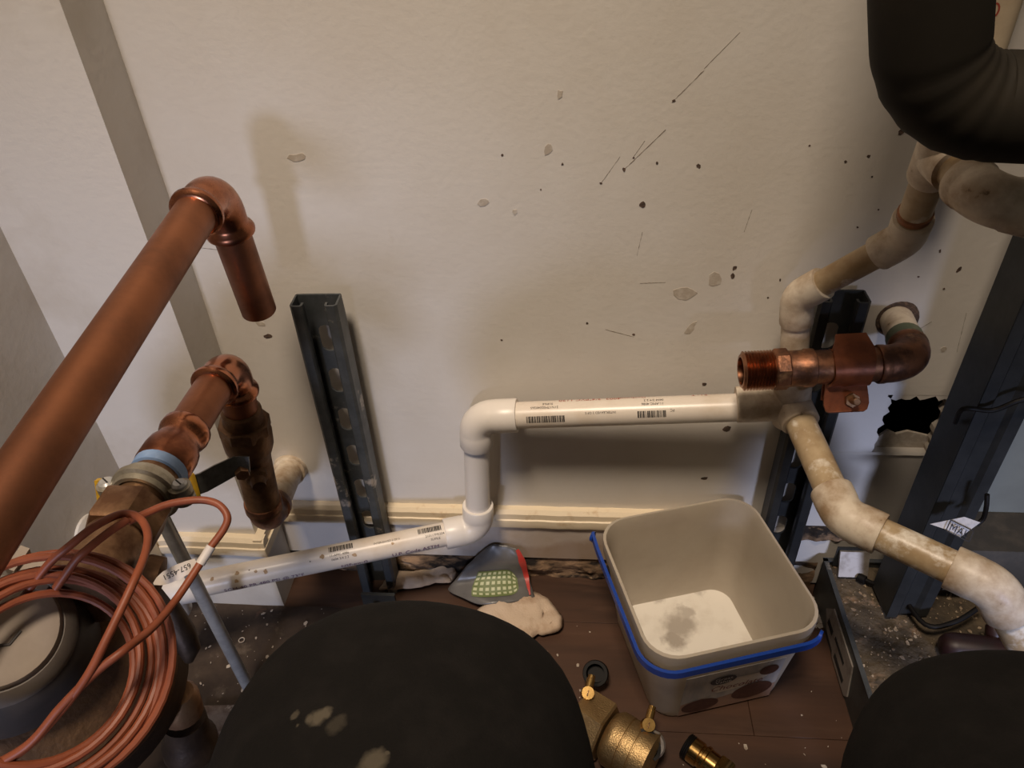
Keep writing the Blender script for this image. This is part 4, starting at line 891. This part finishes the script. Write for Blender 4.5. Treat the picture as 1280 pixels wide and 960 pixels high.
rings = [(0.0008, HB-0.006, 0.022), (0.0006, HB-0.003, 0.023), (0.003, HB-0.0005, 0.024), (0.008, hf(0.008), 0.025), (0.07, hf(.07), 0.027), (BH-0.022, hf(BH-.022), 0.028), (BH-0.0215, hf(BH)+0.0012, 0.030), (BH-0.004, hf(BH)+0.0020, 0.031), (BH, hf(BH)+0.0016, 0.031), (BH+0.0006, hf(BH)-0.001, 0.030), (BH-0.003, hf(BH)-0.0022, 0.029), (BH-0.02, hf(BH-.02)-0.0024, 0.028), (0.07, hf(.07)-0.0022, 0.026), (0.010, hf(.01)-0.0024, 0.024), (0.0062, HB-0.005, 0.022)]
mk('body', loft(rings, True, False), 'bucket', t, angle=50)
g = loft([(0.0025, HB-0.006, 0.020), (0.0066, HB-0.0045, 0.021)], True, True); mk('inner_bottom', g, 'bucket_in', t)
def bin_(x, y, r_, st): p = PZ(x, y, 0.0066); return (p.x-BC0.x, p.y-BC0.y, 0.0066, r_, st)
spots(M['bucket_in'], [bin_(850, 782, .024, .75), bin_(842, 800, .016, .8), bin_(858, 765, .012, .6), bin_(800, 742, .008, .5), bin_(822, 748, .010, .5), bin_(875, 736, .010, .45)], (0.30, 0.255, 0.21, 1), wob=0.006, wscale=90)
# blue bail hanging below the rim along left, front and right front corner
zb = BH-0.016; hb_ = hf(BH)+0.0075; rb2 = 0.032
full = rsq(hb_, rb2, 8); n8 = 9
path2 = []
for k in range(12): path2.append((-hb_, hb_*0.92 - k*0.0055 if False else hb_*(0.92 - 0.118*k)))
path2 = [(-hb_, 0.080), (-hb_, 0.06), (-hb_, 0.02), (-hb_, -0.02), (-hb_, -(hb_-rb2)-0.0)]
for k in range(1, 9):
    a_ = math.pi + math.pi/2*k/8; path2.append((-(hb_-rb2)+math.cos(a_)*rb2, -(hb_-rb2)+math.sin(a_)*rb2))
path2 += [(-0.02, -hb_), (0.02, -hb_), (hb_-rb2, -hb_)]
for k in range(1, 4):
    a_ = 1.5*math.pi + math.pi/2*k/8; path2.append((hb_-rb2+math.cos(a_)*rb2, -(hb_-rb2)+math.sin(a_)*rb2))
pts = [bpt(x, y, zb + (0.006 if i == 0 else 0)) for i, (x, y) in enumerate(path2)]
hn = mk('handle', ribbon(pts, V((0, 0, 1)), 0.0085, 0.0032), 'blue', t); hn['label'] = 'blue plastic carrying handle'
for (x, y) in (path2[0], path2[-1]):
    p = bpt(x*0.985, y*0.985, zb+0.002); q = bpt(x*1.008, y*1.008, zb+0.002)
    g = G(); g.lathe(p, (q-p), [(0, 0.006), ((q-p).length, 0.0055)], 14); mk('pivot', g, 'blue', hn)
# printed paper panel on the front face
lab0, lab1, zl0, zl1 = -0.048, 0.054, 0.006, 0.098
FA = bpt(0, -hf(0), 0); FB = bpt(0, -hf(BH), BH); fu = V((cr, sr, 0)); fv = (FB-FA).normalized(); fn = fu.cross(fv).normalized()
fn = fn if fn.y < 0 else -fn
def lp(x, z, o=0.0006): return FA + fu*x + fv*z + fn*o
g = G(); g.prism([lp(lab0, zl0), lp(lab1, zl0), lp(lab1, zl1), lp(lab0, zl1)], -fn, 0.0004); lb = mk('front_panel', g, 'lab_bg', t, smooth=False)
def flat(name, pts, mat, o): 
    g = G(); g.add([lp(x, z, o) for x, z in pts], [tuple(range(len(pts)))]); return mk(name, g, mat, lb, smooth=False, fix=False)
def ell(cx, cz, a_, b_, rot=0.0, n=28): return [(cx+math.cos(k*2*math.pi/n)*a_*math.cos(rot)-math.sin(k*2*math.pi/n)*b_*math.sin(rot), cz+math.cos(k*2*math.pi/n)*a_*math.sin(rot)+math.sin(k*2*math.pi/n)*b_*math.cos(rot)) for k in range(n)]
flat('print_pink', [(lab0, zl0), (lab1, zl0), (lab1, 0.040), (0.02, 0.030), (-0.005, 0.045), (lab0, 0.034)], 'lab_pink', 0.0008)
flat('print_cream', [(-0.018, 0.056), (-0.01, 0.047), (0.012, 0.047), (0.040, 0.062), (0.044, 0.076), (-0.014, 0.078)], 'lab_cream', 0.0009)
flat('print_swirl', ell(0.0, 0.041, 0.036, 0.006, 0.25), 'lab_bg', 0.0010)
flat('print_scoop', ell(-0.026, 0.024, 0.020, 0.0155), 'lab_choc', 0.0012)
flat('print_scoop', ell(0.029, 0.034, 0.022, 0.0185, 0.15), 'lab_choc', 0.0012)
flat('print_corner', ell(0.040, 0.078, 0.010, 0.011, 0.3), 'lab_choc', 0.0012)
flat('logo_oval', ell(-0.008, 0.078, 0.0135, 0.0095, 0.08), 'lab_logo', 0.0013)
def lab_text(body, size, cx, cz, mat, name, shear=0.0, sx=1.0):
    vf = text_tris(body, size); w_ = max(p[0] for p in vf[0]); g = G()
    g.add([lp(cx + (u_-w_/2 + v_*shear)*sx, cz + v_, 0.0016) for u_, v_ in vf[0]], vf[1]); mk(name, g, mat, lb, smooth=False, fix=False)
lab_text('Great', 0.0078, -0.008, 0.0790, 'lab_white', 'logo_text'); lab_text('Value', 0.0078, -0.008, 0.0722, 'lab_white', 'logo_text')
lab_text('Chocolate', 0.0155, 0.008, 0.0545, 'lab_red', 'flavour_text', 0.2, 0.86)

# ================================================================== RAG, BAG
def cloth(name, outline, z0, amp, seed, mat, thick, label, cat, nsub=3, freq=40, loc=None, edge_drop=0.6):
    bm = bmesh.new(); vs = [bm.verts.new(p) for p in outline]; f = bm.faces.new(vs)
    bmesh.ops.triangulate(bm, faces=[f])
    for _ in range(nsub): bmesh.ops.subdivide_edges(bm, edges=bm.edges[:], cuts=1, use_grid_fill=True, smooth=0)
    bmesh.ops.triangulate(bm, faces=bm.faces[:])
    cxy = V((sum(p.x for p in outline)/len(outline), sum(p.y for p in outline)/len(outline), 0))
    for v_ in bm.verts:
        d = noise.fractal(V((v_.co.x*freq, v_.co.y*freq, seed)), 1.0, 2.0, 3)
        bnd = v_.is_boundary
        v_.co.z += amp*(0.6+0.8*d)*(1.0-edge_drop if bnd else 1.0)
    bmesh.ops.recalc_face_normals(bm, faces=bm.faces)
    g = G(); bm.verts.index_update(); g.add([v_.co.copy() for v_ in bm.verts], [tuple(v_.index for v_ in q.verts) for q in bm.faces]); bm.free()
    L0 = loc or V((cxy.x, cxy.y, 0.0))
    o = mk(name, g, mat, loc=L0, angle=70)
    if o.data.polygons[0].normal.z < 0: o.data.flip_normals()
    md = o.modifiers.new('thickness', 'SOLIDIFY'); md.thickness = thick; md.offset = 1.0
    return tag(o, label, cat)
Z0 = 0.004
cloth('cotton_rag', [PZ(x, y, Z0) for x, y in ((474, 738), (492, 722), (520, 715), (548, 707), (566, 712), (569, 720), (560, 730), (545, 730), (525, 735), (500, 737))], Z0, 0.010, 1.1, 'rag', 0.004, 'small beige cotton rag lying below the lower white pipe', 'rag')
cloth('cotton_rag', [PZ(x, y, Z0) for x, y in ((590, 772), (612, 756), (640, 748), (668, 744), (684, 752), (700, 775), (699, 788), (672, 794), (655, 806), (620, 815), (595, 800))], Z0, 0.006, 3.7, 'rag', 0.005, 'beige stained cotton rag under the grey packaging bag', 'rag', freq=60)
rows = [[PY(596, 694, -0.015), PY(614, 681, -0.013), PY(632, 682, -0.013), PY(646, 686, -0.015)],
        [PY(582, 709, -0.022), PY(608, 702, -0.022), PY(634, 701, -0.022), PY(654, 703, -0.022)],
        [PZ(569, 725, .020), PZ(602, 721, .025), PZ(633, 719, .025), PZ(660, 719, .021)],
        [PZ(560, 736, .012), PZ(598, 740, .018), PZ(634, 738, .018), PZ(665, 735, .014)],
        [PZ(566, 742, .011), PZ(600, 755, .014), PZ(638, 753, .014), PZ(669, 746, .012)]]
def bag_at(u_, v_):
    def cr_(p, t_):
        k = min(int(t_*(len(p)-1)), len(p)-2); f_ = t_*(len(p)-1)-k; P = [p[0]*2-p[1]]+list(p)+[p[-1]*2-p[-2]]
        a0, a1, a2, a3 = P[k:k+4]; return 0.5*((2*a1)+(a2-a0)*f_+(2*a0-5*a1+4*a2-a3)*f_*f_+(3*a1-a0-3*a2+a3)*f_**3)
    p = cr_([cr_(r_, u_) for r_ in rows], v_)
    return p + V((0, 0, 0.0016*noise.noise(V((u_*5, v_*6, 2.0)))))
g = G(); n, m_ = 26, 26
g.add([bag_at(i/n, j/m_) for j in range(m_+1) for i in range(n+1)], [(j*(n+1)+i, (j+1)*(n+1)+i, (j+1)*(n+1)+i+1, j*(n+1)+i+1) for j in range(m_) for i in range(n)])
bag = mk('packaging_bag', g, 'bag', loc=V((-0.08, -0.05, 0.0)), fix=False)
md = bag.modifiers.new('thickness', 'SOLIDIFY'); md.thickness = 0.0008; md.offset = -1.0
tag(bag, 'grey film bag with a green chequered print and red zip edge on the rag', 'bag')
def bag_patch(name, u0, u1, v0, v1, off, mat, nn=6, shape=None):
    g = G(); vs = []
    for j in range(nn+1):
        for i in range(nn+1):
            uu = u0+(u1-u0)*i/nn; vv = v0+(v1-v0)*j/nn
            if shape: uu, vv = shape(uu, vv)
            p = bag_at(uu, vv); nrm = (bag_at(uu+.02, vv)-p).cross(p-bag_at(uu, vv+.02)).normalized()
            nrm = nrm if nrm.z > 0 else -nrm; vs.append(p + nrm*off)
    g.add(vs, [(j*(nn+1)+i, (j+1)*(nn+1)+i, (j+1)*(nn+1)+i+1, j*(nn+1)+i+1) for j in range(nn) for i in range(nn)])
    return mk(name, g, mat, bag, fix=False)
def rnd_end(uu, vv):
    c_ = 0.66; q = (uu-0.26)/0.56; e_ = max(0.0, (q-0.72)/0.28); return uu, c_+(vv-c_)*math.sqrt(max(0.02, 1-0.85*e_*e_))
bag_patch('green_print', 0.26, 0.82, 0.40, 0.86, 0.0010, 'bag_green', 18, rnd_end)
for i in range(8):
    for j in range(5):
        u0, v0 = .275+i*.068, .42+j*.088
        bag_patch('pale_square', u0, u0+.040, v0, v0+.048, 0.0014, 'bag_pale', 2, rnd_end)
mk('red_zip', ribbon([bag_at(1.0-0.004*k, 0.02+0.9*k/14) + V((0.0, -0.001, 0.0018)) for k in range(15)], V((1, .2, 0)), [0.004, .005, .006, .008, .008, .007, .006, .006, .006, .005, .004, .004, .003, .002, .002], 0.0015), 'bag_red', bag)

# ================================================================== BRASS BACKFLOW VALVE AND FITTING
c = PZ(752, 925, 0.036); d_ = (PZ(830, 965, 0.03)-PZ(720, 895, 0.03)); d_.z = 0; d_.normalize()
t = thing('backflow_valve', 'cast brass backflow valve with two small test cocks lying on the floor', 'valve', (c.x, c.y, 0.0))
o_ = PZ(760, 918, 0.030)
g = G(); g.hexa(o_ - d_*0.034, d_, 0.032, 0.031, 6, 0.002, rot=0.30); mk('hex_end', g, 'castbrass', t)
g = G(); o2 = PZ(770, 935, 0.034); g.lathe(o_ + d_*0.0, d_, [(0, 0.022), (0.002, 0.024), (0.006, 0.027), (0.009, 0.0275), (0.018, 0.0275), (0.0185, 0.0265), (0.0195, 0.0265), (0.020, 0.0275), (0.030, 0.0275), (0.0305, 0.0265), (0.0315, 0.0265), (0.032, 0.0275), (0.046, 0.027), (0.050, 0.020)], 30); mk('body', g, 'castbrass', t)
def testcock(px, py, z, dirn, cap_px):
    p = PZ(px, py, z); n_ = V((0.05, -0.45, 0.9)).normalized(); sd = V(dirn).normalized()
    tc = None
    g = G(); g.lathe(p - n_*0.014, n_, [(0, 0.0068), (0.010, 0.0068), (0.011, 0.0062), (0.014, 0.0062)], 18); tc = mk('test_cock', g, 'brass', t)
    g = G(); g.lathe(p - n_*0.0072 + sd*0.004, sd, [(0, 0.0042), (0.010, 0.0042), (0.0105, 0.0036), (0.014, 0.0036)], 14); mk('cock_outlet', g, 'brass', tc)
    g = G(); q = n_.cross(sd)*0.0006; a1 = p + sd*0.0032 + n_*0.0001; a0 = p - sd*0.0032 + n_*0.0001; g.prism([a0-q, a1-q, a1+q, a0+q], n_, 0.0003); mk('cock_slot', g, 'bronze', tc, smooth=False)
    g = G(); g.lathe(p - n_*0.036, n_, [(0, 0.0052), (0.022, 0.0052)], 12); mk('cock_base', g, 'bronze', tc)
    return p
testcock(735, 866, 0.064, (0.25, 0.9, 0.25), None)
testcock(811, 906, 0.060, (0.3, 0.9, 0.25), None)
# black caps
p = PZ(744, 842, 0.030); n_ = V((-0.15, -0.55, 0.82)).normalized()
g = G(); g.lathe(p - n_*0.016, n_, [(0, 0.0128), (0.014, 0.0138), (0.016, 0.0130), (0.016, 0.0098), (0.004, 0.0092)], 24); mk('black_cap', g, 'rubber', t)
p = PZ(808, 925, 0.048)
ringp = [PZ(797, 915, 0.052), PZ(806, 913, 0.053), PZ(817, 919, 0.050), PZ(823, 932, 0.046), PZ(822, 944, 0.044), PZ(817, 950, 0.042)]
mk('cap_tether', ribbon(spline(ringp, 4), V((0.1, -0.4, 0.9)), 0.006, 0.003), 'rubber', t)
g = G(); g.lathe(PZ(780, 918, 0.052), (PZ(797, 925, 0.052)-PZ(780, 918, 0.052)), [(0, 0.0038), (0.012, 0.0038), (0.0125, 0.0032)], 14); mk('drain_pin', g, 'brass', t)
g = G(); g.lathe(PZ(812, 930, 0.038), V((0.3, -0.5, 0.8)), [(0, 0.013), (0.008, 0.013), (0.011, 0.010)], 20); mk('cap_disc', g, 'steelplate', t)
# small bright fitting
f0 = PZ(868, 940, 0.0135); f1 = PZ(905, 968, 0.0135); fd = (f1-f0); fd.z = 0; fd.normalize(); f0 = V((f0.x, f0.y, 0.0148))
t = thing('brass_fitting', 'shiny brass threaded coupling lying on the floor in front of the bucket', 'pipe fitting', (f0.x, f0.y, 0.0))
g = G(); g.lathe(f0 - fd*0.004, fd, [(0, 0.0118), (0.0006, 0.0125), (0.010, 0.0125), (0.011, 0.0112), (0.013, 0.0112), (0.014, 0.0132), (0.017, 0.0132), (0.018, 0.0120), (0.028, 0.0118)], 30); mk('barrel', g, 'brass', t)
g = G(); g.lathe(f0 - fd*0.010, fd, [(0, 0.0120), (0.001, 0.0128), (0.002, 0.012), (0.003, 0.0128), (0.004, 0.012), (0.005, 0.0128), (0.006, 0.012)], 26); mk('thread', g, 'rubber', t)
g = G(); g.hexa(f0 + fd*0.024, fd, 0.014, 0.0145, 6, rot=.3); mk('hex', g, 'brass', t)

# mottled tile piece on the floor beside the meter
tl_ = [PZ(x, y, 0.006) for x, y in ((252, 882), (305, 881), (306, 940), (262, 945))]
g = G(); g.prism(tl_, (0, 0, -1), 0.006); tag(mk('floor_tile', g, 'tile', loc=PZ(280, 905, 0), smooth=False), 'mottled pale tile offcut on the grimy floor beside the water meter', 'tile')
# grimy patch: thin dirt layer over the planks behind the meter (stuff)
rnd = random.Random(8)
g = G(); n, m_ = 50, 44; x0, x1, y0, y1 = -0.47, -0.13, -0.30, -0.062
vs = []
for j in range(m_+1):
    for i in range(n+1):
        x = x0+(x1-x0)*i/n; y = y0+(y1-y0)*j/m_; d = noise.fractal(V((x*25, y*25, 9.0)), 1.0, 2.0, 4)
        ed = min(1.0, (x1-x)/0.09); vs.append((x, y, -0.0018 + 0.003*ed + 0.0016*d))
g.add(vs, [(j*(n+1)+i, j*(n+1)+i+1, (j+1)*(n+1)+i+1, (j+1)*(n+1)+i) for j in range(m_) for i in range(n)])
o = mk('floor_grime', g, 'plank_dirty', loc=(-0.30, -0.18, 0.0), fix=False, kind='stuff'); tag(o, 'dark gritty dirt layer on the floor below the copper pipes', 'dirt')
# paint chips
g = G()
for k in range(420):
    r0 = rnd.random()
    if r0 < 0.5: x = -0.45+rnd.random()*0.32; y = -0.065-rnd.random()*0.2
    elif r0 < 0.8: x = -0.1+rnd.random()*0.38; y = -0.05-rnd.random()*0.26
    else: x = 0.262+rnd.random()*0.028; y = -0.014-rnd.random()*0.05
    r_ = 0.0004+0.0019*rnd.random()**3; z = 0.0002 + (0.0022 if x < -0.14 and r0 < .5 else 0)
    if r0 >= 0.8: r_ *= 2.2
    if abs(x-0.137) < 0.105 and abs(y+0.10) < 0.105: continue
    ta_ = rnd.random()*6.28; e1_ = V((math.cos(ta_), math.sin(ta_), (rnd.random()-.5)*.3)).normalized(); e2_ = V((0,0,1)).cross(e1_).normalized()
    g.prism(blob_poly(V((x, y, z)), e1_, e2_, r_, 5, rnd, 1.0+rnd.random()), V((0,0,1)), 0.0005)
o = mk('paint_chips', g, 'chip', loc=(0, -0.15, 0), smooth=False, kind='stuff'); tag(o, 'tiny pale paint chips and crumbs scattered over the floor', 'debris')
g = G(); rc_ = PZ(302, 800, 0.004)
n = 20; g.sweep([rc_ + V((math.cos(2*math.pi*k/n)*0.0032, math.sin(2*math.pi*k/n)*0.0032, 0)) for k in range(n+1)], 0.0006, 6, False); tag(mk('plastic_ring', g, 'chip', loc=rc_), 'tiny pale ring lying on the dirt near the rod', 'ring')

# ================================================================== PERSON (knees of the photographer)
KL = PD(516, 915, 0.405); KR = PD(1304, 992, 0.385)
def person():
    bm = bmesh.new(); sk = bm.verts.layers.skin.verify()
    pts = [('pelvis', V((0.06, -0.98, 0.34)), 0.13)]
    def leg(K, hip, ank, toe, up_):
        return [(hip, 0.115), (hip.lerp(K, .5), 0.100), (hip.lerp(K, .85), 0.105), (K + V((0, 0.0, 0.0)), 0.112), (K.lerp(ank, .25), 0.085), (K.lerp(ank, .6), 0.058), (ank, 0.045), (toe.lerp(ank, .5), 0.045), (toe, 0.035)]
    root = bm.verts.new(pts[0][1]); root[sk].radius = (0.13, 0.13); root[sk].use_root = True
    for K, hx, ax_ in ((KL, -0.06, -0.10), (KR, 0.18, 0.24)):
        prev = root
        for p, r_ in leg(K, V((hx, -0.92, 0.36)), V((ax_, K.y-0.03, 0.085)), V((ax_-0.0, K.y+0.10, 0.05)), None):
            v_ = bm.verts.new(p); v_[sk].radius = (r_, r_); bm.edges.new((prev, v_)); prev = v_
    me = bpy.data.meshes.new('person'); bm.to_mesh(me); bm.free()
    o = bpy.data.objects.new('person', me); COL.objects.link(o)
    o.modifiers.new('skin', 'SKIN').use_smooth_shade = True
    s = o.modifiers.new('sub', 'SUBSURF'); s.levels = 4; s.render_levels = 4
    dg = bpy.context.evaluated_depsgraph_get(); m2 = bpy.data.meshes.new_from_object(o.evaluated_get(dg))
    bpy.data.objects.remove(o); bpy.data.meshes.remove(me)
    return m2
m2 = person(); m2.name = 'person'
nrms = [v_.normal.copy() for v_ in m2.vertices]
for v_, nr_ in zip(m2.vertices, nrms):
    d = noise.fractal(V((v_.co.x*9, v_.co.y*9, v_.co.z*14)), 1.0, 2.0, 3); v_.co += nr_*(0.003*d)
from mathutils.bvhtree import BVHTree
bvh = BVHTree.FromPolygons([v_.co for v_ in m2.vertices], [tuple(p.vertices) for p in m2.polygons])
marks = []
for (x, y, r_, st) in ((398, 896, .0052, .8), (406, 892, .0040, .8), (388, 899, .0034, .7), (369, 894, .0022, .5), (372, 907, .0018, .6), (418, 908, .0050, .28), (424, 902, .0045, .28), (466, 953, .0062, .7), (472, 948, .0055, .7), (460, 960, .006, .6), (483, 941, .0016, .6)):
    hit = bvh.ray_cast(CAMLOC, ray(x, y).normalized())[0]
    if hit: marks.append((hit.x, hit.y, hit.z, r_, st))
spots(M['trouser'], marks, (0.13, 0.11, 0.08, 1), wob=0.0012, wscale=220)
m2.materials.clear(); m2.materials.append(M['trouser'])
for p in m2.polygons: p.use_smooth = True
o = bpy.data.objects.new('person', m2); COL.objects.link(o); o['label'] = 'person crouching in plain black trousers, only both knees in view'; o['category'] = 'person'
